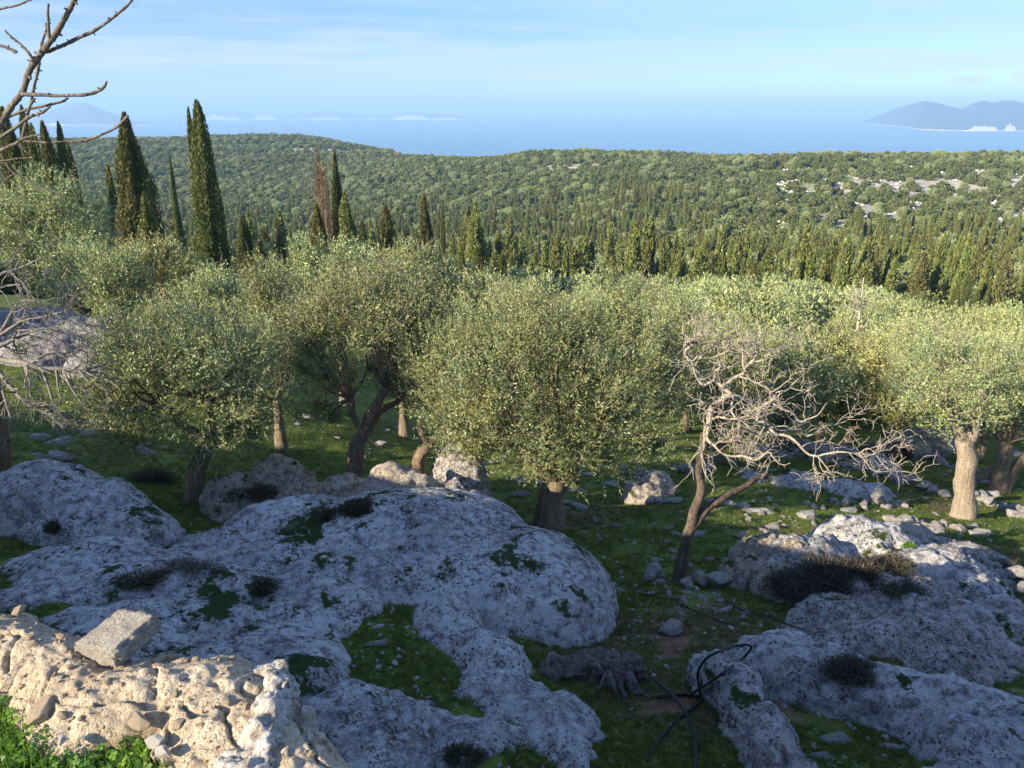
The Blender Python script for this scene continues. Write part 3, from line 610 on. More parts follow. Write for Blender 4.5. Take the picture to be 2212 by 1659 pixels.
for (u0, u1, v0, v1, n, szr, l, g) in ((1560, 2200, 1010, 1210, 22, (.3, .75), 'low weathered ledge stone on the slope behind the ridge at right', 'ledge stones on the right slope'), (1080, 1560, 1020, 1110, 14, (.25, .6), 'ledge stone in the shade behind the large olive trunk', 'ledge stones behind the large olive'),
        (1380, 1740, 1110, 1330, 12, (.2, .42), 'half buried grey rock on the grass round the dead tree', 'half buried rocks by the dead tree'), (60, 400, 930, 1010, 10, (.3, .8), 'low rock on the shaded grass above the left boulder', 'low rocks at left'), (1640, 1960, 1500, 1655, 9, (.2, .4), 'half buried rock in the bottom right grass pocket', 'half buried rocks bottom right'), (2240, 2700, 1080, 1500, 12, (.4, 1.1), 'grey rock on the slope beyond the right edge', 'rocks beyond the right edge'),
        (640, 900, 900, 990, 8, (.2, .5), 'rock by the forked olive trunk', 'rocks by the forked olive'), (1700, 2212, 900, 1010, 16, (.4, 1.1), 'grey ledge on the far bank right of the dead tree', 'far bank ledges')):
    for k in range(n):
        p = hit(R_.uniform(u0, u1), R_.uniform(v0, v1), 3.5, 60); z_ = R_.uniform(*szr)
        o = stone_at(p[0], p[1], p[2], z_, l, g, STONESG, R_, name='rock', sink=.25); o.scale = (z_ * R_.uniform(1, 1.7), z_ * R_.uniform(.6, 1), z_ * R_.uniform(.5, .8)); o.rotation_euler = (R_.uniform(-.2, .2), R_.uniform(-.2, .2), R_.uniform(-.6, .3)); o['category'] = 'rock'

# ------------------------------------------------------------------ roadside wall the viewer looks over
E1 = np.array([.924, -.382]); E2 = np.array([.382, .924]); WZ = -1.46
def tw(u, v, z=WZ):
    d = ray(u, v); p = d * (z / d[2]); return float(p[0] * E1[0] + p[1] * E1[1]), float(p[0] * E2[0] + p[1] * E2[1])
_outer = [(0, 1307), (50, 1307), (100, 1328), (168, 1350), (220, 1395), (292, 1410), (363, 1391), (437, 1405), (520, 1391), (551, 1421), (600, 1440), (640, 1490), (660, 1530), (705, 1570), (743, 1610), (806, 1659)]
_inner = [(0, 1462), (20, 1502), (57, 1570), (131, 1586), (228, 1563), (336, 1540), (316, 1593), (356, 1643), (372, 1662)]
_ot = np.array([tw(*p) for p in _outer]); _it = np.array([tw(*p) for p in _inner])
_ot = _ot[np.argsort(_ot[:, 0])]; _it = _it[np.argsort(_it[:, 0])]
def w_out(t): return np.where(t < _ot[0, 0], 1.45 + .03 * np.sin(t * 3), np.where(t > _ot[-1, 0], 1.33 + .03 * np.sin(t * 4), np.interp(t, _ot[:, 0], _ot[:, 1])))
def w_in(t): return np.where(t < _it[0, 0], 1.16, np.where(t > _it[-1, 0], 1.1, np.interp(t, _it[:, 0], _it[:, 1])))
def build_wall():
    t = np.concatenate([np.linspace(-26, -3.1, 90), np.linspace(-3.05, -.55, 330), np.linspace(-.5, 7, 60)])
    q = np.concatenate([np.linspace(0, .12, 10, endpoint=False), np.linspace(.12, .7, 66, endpoint=False), np.linspace(.7, 1, 16)])
    T, Q = np.meshgrid(t, q, indexing='ij'); wi, wo = w_in(T), w_out(T)
    # profile: q<.12 inner face, .12-.62 top, beyond outer face
    top = np.clip((Q - .12) / .5, 0, 1); W = wi + (wo - wi) * top
    Z = WZ - .06 + .06 * np.sin(np.clip(top, 0, 1) * math.pi) + .02 * top
    fi = np.clip((.12 - Q) / .12, 0, 1); Z = Z - fi * .35; W = W - fi * .03
    fo = np.clip((Q - .62) / .38, 0, 1); Z = Z - (fo ** 1.3) * 3.25; W = W + .02 * np.sqrt(fo) + fo * .12
    X = T * E1[0] + W * E2[0]; Y = T * E1[1] + W * E2[1]
    P = np.stack([X.ravel(), Y.ravel(), Z.ravel()], 1)
    i = np.arange(len(t) - 1)[:, None] * len(q); j = np.arange(len(q) - 1)[None, :]
    Qd = np.stack([i + j, i + len(q) + j, i + len(q) + j + 1, i + j + 1], -1).reshape(-1, 4)
    n = .016 * fbm(P * 4, 3) + .011 * fbm(P * 15, 3) + .006 * pnoise(P * 50)
    crack = -np.clip(.03 - np.abs(pnoise(P * 3.4 + 3) + .15 * pnoise(P * 14)), 0, 1) * .9
    tt = top.ravel(); f = fo.ravel(); k = (n + crack)
    P[:, 2] += k * (f < .05); out = (f >= .02) | (fi.ravel() > .05); P[:, 0] += (k * 1.5 * out) * E2[0]; P[:, 1] += (k * 1.5 * out) * E2[1]
    root = bpy.data.objects.new('rubble_wall', None); COL.objects.link(root); root.location = (-1.0, 1.9, WZ)
    tag(root, 'crumbling rubble and mortar wall in warm sun at the bottom left corner', 'wall')
    link('masonry', mesh_np('masonry', P - np.array(root.location), [Qd], M_MORTAR, True), root)
    # pebbles and rubble set in the mortar
    tree = BVHTree.FromPolygons([tuple(x) for x in P], [tuple(x) for x in Qd]); ROCK_TREES.append(tree)
    R = random.Random(4); peb = [hull_mesh(90 + k, M_PEB, 18, .8, 'pebble') for k in range(6)]
    cnt = 0
    while cnt < 290:
        ti = R.uniform(-2.75, -.75); w = R.uniform(float(w_in(np.array(ti))) + .01, float(w_out(np.array(ti))) - .005)
        x, y = ti * E1[0] + w * E2[0], ti * E1[1] + w * E2[1]; loc, nn, _, _ = tree.ray_cast(Vector((x, y, 0)), Vector((0, 0, -1)))
        if loc is None: continue
        s = .010 + .03 * R.random() ** 3; cnt += 1
        link('pebble', R.choice(peb), root, Vector(loc) - root.location + Vector((0, 0, s * .02)), (R.uniform(-.6, .6), R.uniform(-.6, .6), R.uniform(0, 6)), [s * R.uniform(.8, 1.4) for _ in range(3)])
    for (u, v, s, c) in ((90, 1520, .10, 0), (130, 1585, .03, 1), (291, 1532, .026, 1), (300, 1545, .07, 0), (333, 1588, .05, 1), (350, 1610, .045, 1), (230, 1460, .028, 1), (395, 1480, .026, 1), (15, 1460, .025, 1), (40, 1320, .05, 0), (170, 1440, .04, 0), (470, 1655, .03, 1), (270, 1405, .05, 0)):
        tt_, ww = tw(u, v); x, y = tt_ * E1[0] + ww * E2[0], tt_ * E1[1] + ww * E2[1]
        link('rubble_stone', hull_mesh(int(u + v), M_PEBW if c else M_PEB, 22, .75, 'rubble_stone'), root, Vector((x, y, WZ - .02 if v > 1500 else WZ)) - root.location, (R.uniform(-.3, .3), R.uniform(-.3, .3), R.uniform(0, 6)), (s * 1.3, s, s))
    tufts = []
M_PEB = rock_mat('wall_pebble', light=(.66, .53, .37), mid=(.48, .36, .23), lich=-.8, moss=0, sc=14)
M_PEBW = rock_mat('white_pebble', light=(.85, .79, .68), mid=(.66, .57, .44), lich=-1, moss=0, sc=14)
M_SPIKE = rock_mat('white_weathered_limestone', light=(.80, .75, .66), mid=(.52, .43, .32), lich=-.3, moss=0, sc=4)
build_wall()
# white weathered limestone set in the end of the wall
def spike():
    bm = bmesh.new()
    for (u, v, z, rx, ry, rz, rot, tx, ty) in ((600, 1462, -1.43, .05, .05, .08, 0, 0, 0), (590, 1500, -1.40, .05, .09, .10, 20, 0, 0), (565, 1570, -1.42, .06, .10, .10, 10, 0, 0), (650, 1530, -1.46, .035, .045, .10, 0, 0, 0), (665, 1590, -1.46, .04, .06, .09, 0, 0, 0), (520, 1640, -1.44, .08, .08, .07, 0, 0, 0), (585, 1440, -1.46, .06, .04, .06, 0, 0, 0)):
        d = ray(u, v); c = d * (z / d[2]) - np.array([0, 0, rz]) + np.array([0, 0, .01])
        bmesh.ops.create_icosphere(bm, subdivisions=3, radius=1.0, matrix=Matrix.Translation(c) @ Matrix.Rotation(math.radians(rot), 4, 'Z') @ Matrix.Diagonal((rx, ry, rz, 1)))
    me = bpy.data.meshes.new('tmp'); bm.to_mesh(me); bm.free(); o = bpy.data.objects.new('tmp', me); COL.objects.link(o)
    r = o.modifiers.new('r', 'REMESH'); r.mode = 'VOXEL'; r.voxel_size = .006; s = o.modifiers.new('s', 'SMOOTH'); s.iterations = 4
    em = bpy.data.meshes.new_from_object(o.evaluated_get(bpy.context.evaluated_depsgraph_get())); n = len(em.vertices)
    V = np.empty(n * 3, np.float32); em.vertices.foreach_get('co', V); V = V.reshape(-1, 3).astype(float); N = np.empty(n * 3, np.float32); em.vertices.foreach_get('normal', N); N = N.reshape(-1, 3)
    q = np.empty(len(em.loops), np.int32); em.loops.foreach_get('vertex_index', q); q = q.reshape(-1, 4); bpy.data.objects.remove(o)
    V = V + N * (.022 * fbm(V * 14, 4, .6) - np.clip(pnoise(V * 30) - .2, 0, 1) * .03)[:, None]; b = V.mean(0)
    tag(link('boulder', mesh_np('boulder', V - b, [q], M_SPIKE, True), loc=b), 'jagged white weathered rock set at the broken end of the rubble wall', 'boulder')
spike()
def block():
    # broken piece of hollow concrete block lying tilted on the wall
    n = 26; bm = bmesh.new(); bmesh.ops.create_cube(bm, size=1.0)
    bmesh.ops.subdivide_edges(bm, edges=list(bm.edges), cuts=n, use_grid_fill=True)
    V = np.array([v.co for v in bm.verts]); S = V * np.array([.185, .17, .055])
    S[:, 0] *= 1 - .25 * (V[:, 1] + .5) * (V[:, 0] > 0); S[:, 0] += .02 * (V[:, 1])
    edge = np.clip((np.abs(V) > .44).sum(1) - 1, 0, 2)
    dn = unit(V) * (.0035 * fbm(S * 60, 3) + .006 * pnoise(S * 25) - .006 * edge * (1 + pnoise(S * 40)))[:, None]
    dn -= unit(V) * (np.clip(V[:, 0] - .40, 0, 1) * .35 * np.clip(pnoise(S * 22 + 7) + .3, 0, 1))[:, None]
    for v, p in zip(bm.verts, S + dn): v.co = p
    me = bpy.data.meshes.new('concrete_block'); bm.to_mesh(me); bm.free(); me.materials.append(M_BLOCK)
    for p in me.polygons: p.use_smooth = True
    d = ray(262, 1376); p = d * (-1.43 / d[2])
    o = link('concrete_block', me, loc=p); o.rotation_euler = (math.radians(9), math.radians(-9), math.radians(-26))
    tag(o, 'broken grey concrete block lying tilted on top of the rubble wall', 'concrete block')
block()
def terrace():
    t = np.linspace(-30, 10, 120); w = np.linspace(-14, 1.2, 60); T, W = np.meshgrid(t, w, indexing='ij')
    X = T * E1[0] + W * E2[0]; Y = T * E1[1] + W * E2[1]; P = np.stack([X.ravel(), Y.ravel(), 0 * X.ravel()], 1); P[:, 2] = -1.60 + .03 * fbm(P * 1.5, 3)
    i = np.arange(119)[:, None] * 60; j = np.arange(59)[None, :]; Q = np.stack([i + j, i + 60 + j, i + 60 + j + 1, i + j + 1], -1).reshape(-1, 4)
    tag(link('terrace_ground', mesh_np('terrace_ground', P, [Q], M_TERR, True)), kind='structure')
    # grass and clover growing against the wall
    R = np.random.default_rng(8); n = 5200
    t = R.uniform(-2.9, -.6, n); w = R.uniform(.65, 1.0, n) * 0 + w_in(t) - R.exponential(.14, n) + R.normal(0, .01, n)
    keep = w > .5; t, w = t[keep], w[keep]; n = len(t)
    hgt = .04 + .07 * R.random(n) * (1 + .6 * pnoise(np.stack([t * 6, w * 6, 0 * t], 1)))
    c = np.stack([t * E1[0] + w * E2[0], t * E1[1] + w * E2[1], -1.60 + 0 * t], 1)
    d = unit(np.stack([R.normal(0, .35, n), R.normal(0, .35, n), np.ones(n)], 1))
    Vb, Fb = blades(c, d, hgt * 1.35, .004 + 0 * hgt, R)
    # three-leaflet heads, facing mostly up
    k = int(n * .8); hc = (c + d * hgt[:, None])[:k]; VV, FF, b = [Vb], [Fb], len(Vb)
    up = unit(np.stack([R.normal(0, .45, k), R.normal(0, .45, k), np.ones(k)], 1)); a0 = R.uniform(0, 6.3, k)
    a = unit(np.cross(up, np.array([1.0, .2, .1]))); bb = np.cross(up, a); s = R.uniform(.007, .014, k)[:, None]
    for q in range(3):
        an = a0 + q * 2.094; dr = a * np.cos(an)[:, None] + bb * np.sin(an)[:, None]; sd_ = np.cross(up, dr)
        Vq = np.stack([hc, hc + dr * s * .6 + sd_ * s * .55, hc + dr * s * 1.15, hc + dr * s * .6 - sd_ * s * .55], 1).reshape(-1, 3)
        VV.append(Vq); FF.append((np.arange(k) * 4)[:, None] + np.arange(4)[None] + b); b += len(Vq)
    tag(link('clover_patch', mesh_np('clover_patch', np.concatenate(VV), [np.concatenate(FF)], M_CLOVER)), 'bright green clover and grass at the foot of the rubble wall', 'clover', kind='stuff')
terrace()

# ------------------------------------------------------------------ olive trees
def blob_cloud(R, r, n, rb, flat=.0):
    """n sub-crowns spread through an ellipsoid of radii r"""
    out = []
    for k in range(n):
        for _ in range(30):
            d = unit(R.normal(size=3)); d[2] = d[2] if d[2] > -.85 else -d[2] * .5
            q = d * R.uniform(.45, .86) ** .7
            c = q * r
            if all(np.linalg.norm(c - o[0]) > (o[1] + rb) * .56 for o in out): break
        out.append((c * R.uniform(.9, 1.12), rb * R.uniform(.6, 1.3)))
    return out
def olive_crown(R, blobs, shoots, nleaf, leaf=(.06, .015), slen=(.22, .5), up=.55, inner=.5, gold=False, drop=0.0):
    C = np.array([b[0] for b in blobs]); B = np.array([b[1] for b in blobs]); cen = C.mean(0)
    w = B ** 2; idx = R.choice(len(B), shoots, p=w / w.sum()); d = unit(R.normal(size=(shoots, 3)))
    p = C[idx] + d * (B[idx] * R.uniform(inner, 1.0, shoots))[:, None] * np.array([1, 1, .9])
    gate = 1.6 * pnoise(p * 1.9) + .7 * pnoise(p * 4.5) + .34; keep = gate > R.uniform(-.1, .25, shoots); p, d, idx = p[keep], d[keep], idx[keep]; n = len(p)
    out = unit(p - cen); p = p + out * 0
    sd_ = unit(d * .55 + out * .5 + np.array([0, 0, up]) + R.normal(0, .32, (n, 3))); L = R.uniform(*slen, n)
    if drop: sd_ = unit(sd_ + np.array([0, 0, -1.0]) * (R.random(n) < drop)[:, None] * 1.4)
    bend = R.normal(0, .3, (n, 3)) + np.array([0, 0, .2])
    k = np.tile(np.arange(nleaf), n); i = np.repeat(np.arange(n), nleaf); t = (k + R.uniform(0, 1, len(k))) / nleaf
    ax = unit(sd_[i] + bend[i] * t[:, None]); base = p[i] + ax * (L[i] * t)[:, None]
    ld = unit(ax * .75 + R.normal(0, .55, (len(k), 3)))
    V, Fq = blades(base, ld, leaf[0] * R.uniform(.7, 1.25, len(k)), leaf[1] * R.uniform(.8, 1.2, len(k)), R)
    # oversized inner leaves added to block light in the heart of every clump
    ni = int(len(k) * .2); ix = R.integers(0, len(B), ni); di = unit(R.normal(size=(ni, 3))); pi_ = C[ix] + di * (B[ix] * R.uniform(0, .62, ni))[:, None]
    V2, F2 = blades(pi_, unit(di + R.normal(0, 1, (ni, 3))), leaf[0] * 1.5, leaf[1] * 2.2, R); Fq = np.concatenate([Fq, F2 + len(V)]); V = np.concatenate([V, V2])
    m = R.random(n) < .35
    st = [(np.array([a, a + b * l]), np.array([.006, .002])) for a, b, l in zip(p[m], sd_[m], L[m])][:900]
    return V, Fq, st
def gnarl(V, a, f): return V * 1.0 + np.stack([pnoise(V * f), pnoise(V * f + 40), 0 * V[:, 0]], 1) * a
def add_trunk(root, stems, m, knob=.05, name='trunk', seg=10, label=None, f=3.0):
    lines = [smoothline(p, r, 5) for p, r in stems]; V, Fc = tubes(lines, seg)
    V = gnarl(V, knob, f); V = V + np.stack([pnoise(V * np.array([14, 14, 2.5])), pnoise(V * np.array([14, 14, 2.5]) + 9), 0 * V[:, 0]], 1) * knob * .45
    o = link(name, mesh_np(name, V, Fc, m, True), root)
    if label: o['label'] = label
    return o
def olive(base, ccen, cr, label, seed, nb=22, rb=.62, shoots=3600, nleaf=14, leaf=(.058, .0145), stems=None, group=None, m=None, bark=M_BARK, slen=(.22, .55), up=.75, tr=.11, extra=(), drop=0.0, inner=.62, name='olive_tree'):
    """base, ccen: world points; stems in world coordinates"""
    R = np.random.default_rng(seed); root = bpy.data.objects.new(name, None); COL.objects.link(root); root.location = base; q_ = leaf[0] > .068; shoots = int(shoots * (.68 if q_ else 1.12)); leaf = (leaf[0] * 1.12, leaf[1] * 1.12) if q_ else leaf
    base = np.array(base); cc = np.array(ccen) - base
    blobs = [(c + cc, r) for c, r in blob_cloud(R, np.array(cr), nb, rb * .92)] + [(np.array(e[0]) - base, e[1]) for e in extra]
    V, Fq, st = olive_crown(R, blobs, shoots, nleaf, leaf, slen, up, inner, drop=drop)
    o = link('foliage', mesh_np('foliage', V, [Fq], m or M_OLIVE), root); o['kind'] = 'stuff'
    if stems is None:
        fork = cc * .42; stems = [([np.array([0, 0, -.15]), fork * .5 + R.normal(0, .05, 3), fork], [tr * 1.5, tr * 1.0, tr * .85])]
    else: stems = [([np.array(p) - base for p in ps], rs) for ps, rs in stems]; fork = stems[0][0][-1]
    add_trunk(root, stems, bark)
    ends = [s[0][-1] for s in stems]; limbs = []
    for c, r in blobs:
        e = min(ends, key=lambda q: np.linalg.norm(q - c)); mid = (e + c) / 2 + R.normal(0, .12, 3) + np.array([0, 0, -.08]); L = np.linalg.norm(c - e)
        limbs.append(smoothline([e, mid, c, c + (c - mid) * .35], [min(tr * .38, .02 + L * .022), .022, .013, .005], 3))
        for _ in range(4):
            d = unit(R.normal(size=3) + np.array([0, 0, .3])) * r; limbs.append((np.array([mid * .3 + c * .7, c + d * .5 + R.normal(0, .04, 3), c + d]), np.array([.012, .008, .003])))
    V, Fc = tubes(limbs + st, 5); link('branches', mesh_np('branches', V, Fc, bark, True), root)
    tag(root, label, 'tree', group); return root
P_ = lambda u, v, Y: tuple(pt(u, v, Y))
def gp(u, v, Y=None):
    p = hit(u, v, 3.5, 80); return tuple(p)
# the large olive in the middle: two lobes with a dark cleft
b = np.array(hit(1185, 1140)); Yb = b[1]
olive(b, pt(1130, 830, Yb + .2), (1.75, 1.7, 1.5), 'large dense silvery olive tree in the middle of the picture', 101, nb=40, rb=.62, shoots=8200, nleaf=19, leaf=(.056, .0135), inner=.68,
      stems=[([b + [0, 0, -.2], pt(1190, 1080, Yb), pt(1205, 1040, Yb)], [.36, .24, .22]), ([pt(1205, 1050, Yb), pt(1195, 1000, Yb + .1), pt(1190, 950, Yb)], [.15, .12, .10]), ([pt(1205, 1050, Yb), pt(1180, 1020, Yb - .1), pt(1150, 1003, Yb - .2), pt(1120, 960, Yb)], [.13, .10, .09, .07]), ([pt(1212, 1050, Yb), pt(1240, 1000, Yb + .3), pt(1300, 940, Yb + .3)], [.14, .12, .09])],
      extra=[(pt(u, v, Yb + dy), r) for u, v, dy, r in ((1370, 700, .2, .6), (1420, 780, .1, .62), (1350, 800, -.5, .6), (1440, 870, .3, .6), (1330, 900, -.3, .62), (1380, 950, -.1, .5), (1450, 720, .6, .6), (1250, 970, -.5, .42), (1310, 990, .1, .45), (1340, 650, .5, .5), (1420, 960, .5, .5), (1280, 850, .9, .6), (1470, 800, .6, .5), (960, 870, .1, .5), (1000, 940, 0, .45), (1240, 1040, -.3, .2), (1230, 1010, -.3, .25))])
# left olive with the leaning slender trunk
b = np.array(hit(412, 1085)); Y = b[1]
olive(b, pt(400, 800, Y + .3), (1.65, 1.5, 1.3), 'silvery olive tree at left on a slender leaning trunk', 102, nb=30, rb=.55, shoots=5200, nleaf=18, leaf=(.056, .0135), inner=.62,
      stems=[([b + [0, 0, -.2], pt(425, 1020, Y), pt(448, 960, Y), pt(445, 940, Y)], [.17, .15, .16, .13]), ([pt(445, 955, Y), pt(455, 920, Y), pt(450, 860, Y)], [.11, .08, .06]), ([pt(443, 955, Y), pt(420, 935, Y), pt(385, 915, Y), pt(350, 870, Y + .2)], [.11, .08, .07, .05])],
      extra=[(pt(u, v, Y + dy), r) for u, v, dy, r in ((270, 900, .1, .5), (260, 800, .3, .5), (330, 910, -.2, .42), (280, 960, .2, .3), (500, 900, .3, .4), (540, 930, .5, .25))])
Y = 17.5; b = np.array([pt(600, 900, Y)[0], Y, gz(pt(600, 900, Y)[0], Y)])
olive(b, pt(590, 700, Y), (1.0, .9, 1.1), 'feathery olive rising behind the slender leaning olive', 103, nb=14, rb=.45, shoots=1700, nleaf=13, up=.9, extra=[(pt(590, 605, Y), .3), (pt(560, 640, Y), .3), (pt(600, 800, Y), .5)])
# second olive, dark inside, forked trunk
b = np.array(hit(760, 1035, 14.5)); Y = b[1] if b[1] < 17 else 15.5
b = np.array([pt(762, 1010, 15.2)[0], 15.2, gz(pt(762, 1010, 15.2)[0], 15.2)]); Y = 15.2
olive(b, pt(800, 740, Y + .5), (1.6, 1.4, 1.5), 'full olive tree with dark underside and forked trunk left of centre', 104, nb=28, rb=.55, shoots=3900, nleaf=14,
      stems=[([b + [0, 0, -.2], pt(768, 990, Y), pt(785, 930, Y)], [.2, .17, .15]), ([pt(785, 935, Y), pt(810, 880, Y), pt(835, 840, Y)], [.11, .10, .08]), ([pt(780, 940, Y), pt(765, 900, Y), pt(757, 860, Y)], [.08, .06, .05]), ([pt(790, 930, Y), pt(820, 890, Y + .2), pt(870, 860, Y + .4)], [.1, .07, .05])],
      extra=[(pt(690, 880, Y - .2), .4), (pt(660, 800, Y), .45), (pt(670, 720, Y), .45), (pt(720, 900, Y), .25)])
# small lit trunk leaning
Y = 14.4; b = np.array([pt(898, 1005, Y)[0], Y, gz(pt(898, 1005, Y)[0], Y)])
olive(b, pt(930, 770, Y + 1.8), (.9, .9, 1.1), 'small olive with a thin curved sunlit stem left of the large olive', 105, nb=14, rb=.45, shoots=1700, nleaf=13,
      stems=[([b + [0, 0, -.2], pt(905, 1000, Y), pt(922, 965, Y)], [.14, .12, .10]), ([pt(922, 968, Y), pt(912, 930, Y), pt(903, 880, Y + .3)], [.08, .065, .05]), ([pt(922, 968, Y), pt(945, 940, Y), pt(985, 905, Y + .2)], [.08, .06, .05])])
# right olive with the thick pale trunk
b = np.array(hit(2078, 1120)); Y = b[1]
olive(b, pt(2070, 830, Y + .2), (1.3, 1.3, 1.15), 'olive with a thick pale sunlit trunk on the bright grass at right', 106, nb=24, rb=.52, shoots=2300, nleaf=12, bark=M_BARKL, tr=.2,
      stems=[([b + [0, 0, -.2], b + [0, 0, .12], pt(2085, 1040, Y), pt(2088, 980, Y), pt(2085, 950, Y)], [.42, .26, .20, .21, .18]), ([pt(2085, 960, Y), pt(2060, 900, Y), pt(2042, 870, Y)], [.12, .09, .06]), ([pt(2090, 960, Y), pt(2115, 890, Y), pt(2125, 830, Y)], [.15, .11, .08])])
b = np.array(hit(2155, 1060)); Y = b[1]
olive(b, pt(2215, 840, Y + .4), (1.4, 1.4, 1.3), 'olive with several dark leaning stems at the right edge', 107, nb=22, rb=.52, shoots=3000, nleaf=13, leaf=(.07, .018),
      stems=[([b + [0, 0, -.2], pt(2165, 1010, Y), pt(2175, 960, Y)], [.26, .2, .17]), ([b + [.1, 0, -.1], pt(2195, 1010, Y), pt(2225, 980, Y)], [.2, .15, .13]), ([b + [-.35, .8, -.2], pt(2140, 1020, Y + 1), pt(2170, 985, Y + 1)], [.15, .13, .1])])
def simple(u, v, Y, r, label, seed, **k):
    c = pt(u, v, Y); x, y = c[0] + k.pop('dx', 0), Y; b = np.array([x, y, gz(x, y)])
    return olive(b, c, r, label, seed, **k)
simple(1965, 810, 23.5, (1.75, 1.6, 1.6), 'golden green olive with a drooping browned spray, right of the dead tree', 108, nb=26, rb=.6, shoots=3000, nleaf=13, leaf=(.085, .021), m=M_OLIVE_GOLD, slen=(.3, .6),
       extra=[(pt(1940, 900, 22.5), .5), (pt(1880, 870, 23), .5)])
simple(1790, 805, 26.5, (1.8, 1.6, 1.6), 'yellowish olive behind the right side of the dead tree', 109, nb=24, rb=.65, shoots=2800, nleaf=12, leaf=(.1, .024), m=M_OLIVE_GOLD, slen=(.3, .65))
simple(1610, 790, 26, (1.7, 1.6, 1.6), 'grey green olive directly behind the dead tree', 110, nb=24, rb=.65, shoots=2800, nleaf=12, leaf=(.1, .024))
simple(1500, 740, 28, (1.6, 1.6, 1.4), 'olive showing between the large olive and the dead tree', 111, nb=20, rb=.62, shoots=2200, nleaf=12, leaf=(.1, .025))
simple(110, 485, 34, (2.5, 2.2, 1.9), 'broad olive in front of the left cypress group, its trunk lit', 112, nb=30, rb=.72, shoots=3800, nleaf=12, leaf=(.1, .028), tr=.22, bark=M_BARKL, extra=[(pt(20, 460, 34), 1.0), (pt(190, 530, 33), .8), (pt(150, 400, 35), .6)])
simple(330, 585, 25, (1.1, 1.1, .95), 'dry yellow olive shrub left of the tall cypress', 113, nb=14, rb=.42, shoots=1500, nleaf=12, leaf=(.085, .022), m=M_OLIVE_GOLD, name='olive_shrub')
simple(250, 620, 22, (.75, .9, .9), 'greyish olive shrub below the dry yellow one', 114, nb=12, rb=.42, shoots=1400, nleaf=12, leaf=(.08, .02), name='olive_shrub')
simple(465, 640, 22, (1.0, .9, .7), 'low olive shrub before the foot of the tall cypress', 115, nb=12, rb=.42, shoots=1300, nleaf=12, leaf=(.075, .02), name='olive_shrub')
simple(725, 615, 25, (1.4, 1.3, 1.3), 'rounded pale olive behind the dark forked one', 116, nb=20, rb=.52, shoots=2400, nleaf=12, leaf=(.09, .024))
simple(860, 660, 22, (1.4, 1.3, 1.3), 'pale olive left of the top of the large olive', 117, nb=20, rb=.5, shoots=2400, nleaf=12, leaf=(.085, .022))
simple(905, 605, 29, (1.1, 1.2, 1.1), 'narrow olive crown behind the pale olives left of centre', 118, nb=14, rb=.5, shoots=1500, nleaf=12, leaf=(.1, .028))

for k, (x, y) in enumerate(((-22, 25), (-25, 21), (-30, 30), (-29, 27), (-33, 24))):
    z = gz(x, y); olive((x, y, z), (x, y, z + 3.0), (2.2, 2.2, 1.9), ('olive beyond the left edge shading the blue grey rock shelf', 'olive beyond the left edge above the terrace', 'olive far beyond the left edge', 'farther olive beyond the left edge', 'outermost olive beyond the left edge')[k], 130 + k, nb=16, rb=.8, shoots=1300, nleaf=9, leaf=(.15, .05))
for k, (u, v, Y, r, l) in enumerate(((1015, 690, 22, (1.2, 1.1, 1.0), 'olive rising between the forked olive and the large one'), 
      (1700, 830, 23, (1.5, 1.3, 1.1), 'low olive behind the tangled dead branches'), (1560, 830, 21, (1.3, 1.2, 1.2), 'dark olive touching the left of the dead branches'), (1850, 860, 26, (1.5, 1.3, 1.0), 'low golden olive under the drooping spray'), (2150, 805, 25, (1.6, 1.5, 1.2), 'tall pale olive behind the thick trunked one'),
      (170, 600, 30, (1.4, 1.3, 1.0), 'low olive against the left terrace wall'))):
    simple(u, v, Y, r, l, 140 + k, nb=20, rb=.52, shoots=2000, nleaf=11, leaf=(.09, .025), m=M_OLIVE_GOLD if 'golden' in l else None)
def where(x, y):
    s = x / y; h = 'at the left edge' if s < -.5 else 'left of the tallest cypress' if s < -.37 else 'between the tallest and the dead brown cypress' if s < -.24 else 'right of the dead brown cypress' if s < -.1 else 'left of centre above the grove' if s < 0 else 'in the middle of the valley' if s < .12 else 'right of the middle of the valley' if s < .24 else 'above the dead tree' if s < .36 else 'above the golden olives' if s < .48 else 'above the pale trunk' if s < .58 else 'by the right edge'
    return h, ('nearest row' if y < 128 else 'second row' if y < 150 else 'middle rows' if y < 185 else 'rear rows' if y < 240 else 'farthest rows')
# mid-distance olives: shared crowns
def variant_olive(seed, leaf, shoots, nleaf, r=(2.1, 2.1, 1.6), m=None):
    R = np.random.default_rng(seed); blobs = [(c + np.array([0, 0, 2.7]), q) for c, q in blob_cloud(R, np.array(r), 22, .8)]
    V, Fq, st = olive_crown(R, blobs, shoots, nleaf, leaf, (.3, .7), .7, .5); crown = mesh_np('foliage', V, [Fq], m or M_OLIVE)
    lines = [smoothline([[0, 0, -.4], [.05, 0, .5], [0, .1, 1.3]], [.3, .2, .16], 3)] + [(np.array([[0, .1, 1.2], c * .6 + np.array([0, 0, .3]), c]), np.array([.1, .05, .02])) for c, q in blobs[:12]]
    V, Fc = tubes(lines, 6); return crown, mesh_np('trunk', V, Fc, M_BARK, True)
OV = [variant_olive(200 + k, (.17, .05), 1500, 10) for k in range(3)] + [variant_olive(205, (.17, .05), 1500, 10, m=M_OLIVE_GOLD)]
OF = [variant_olive(210 + k, (.36, .12), 520, 6) for k in range(3)]
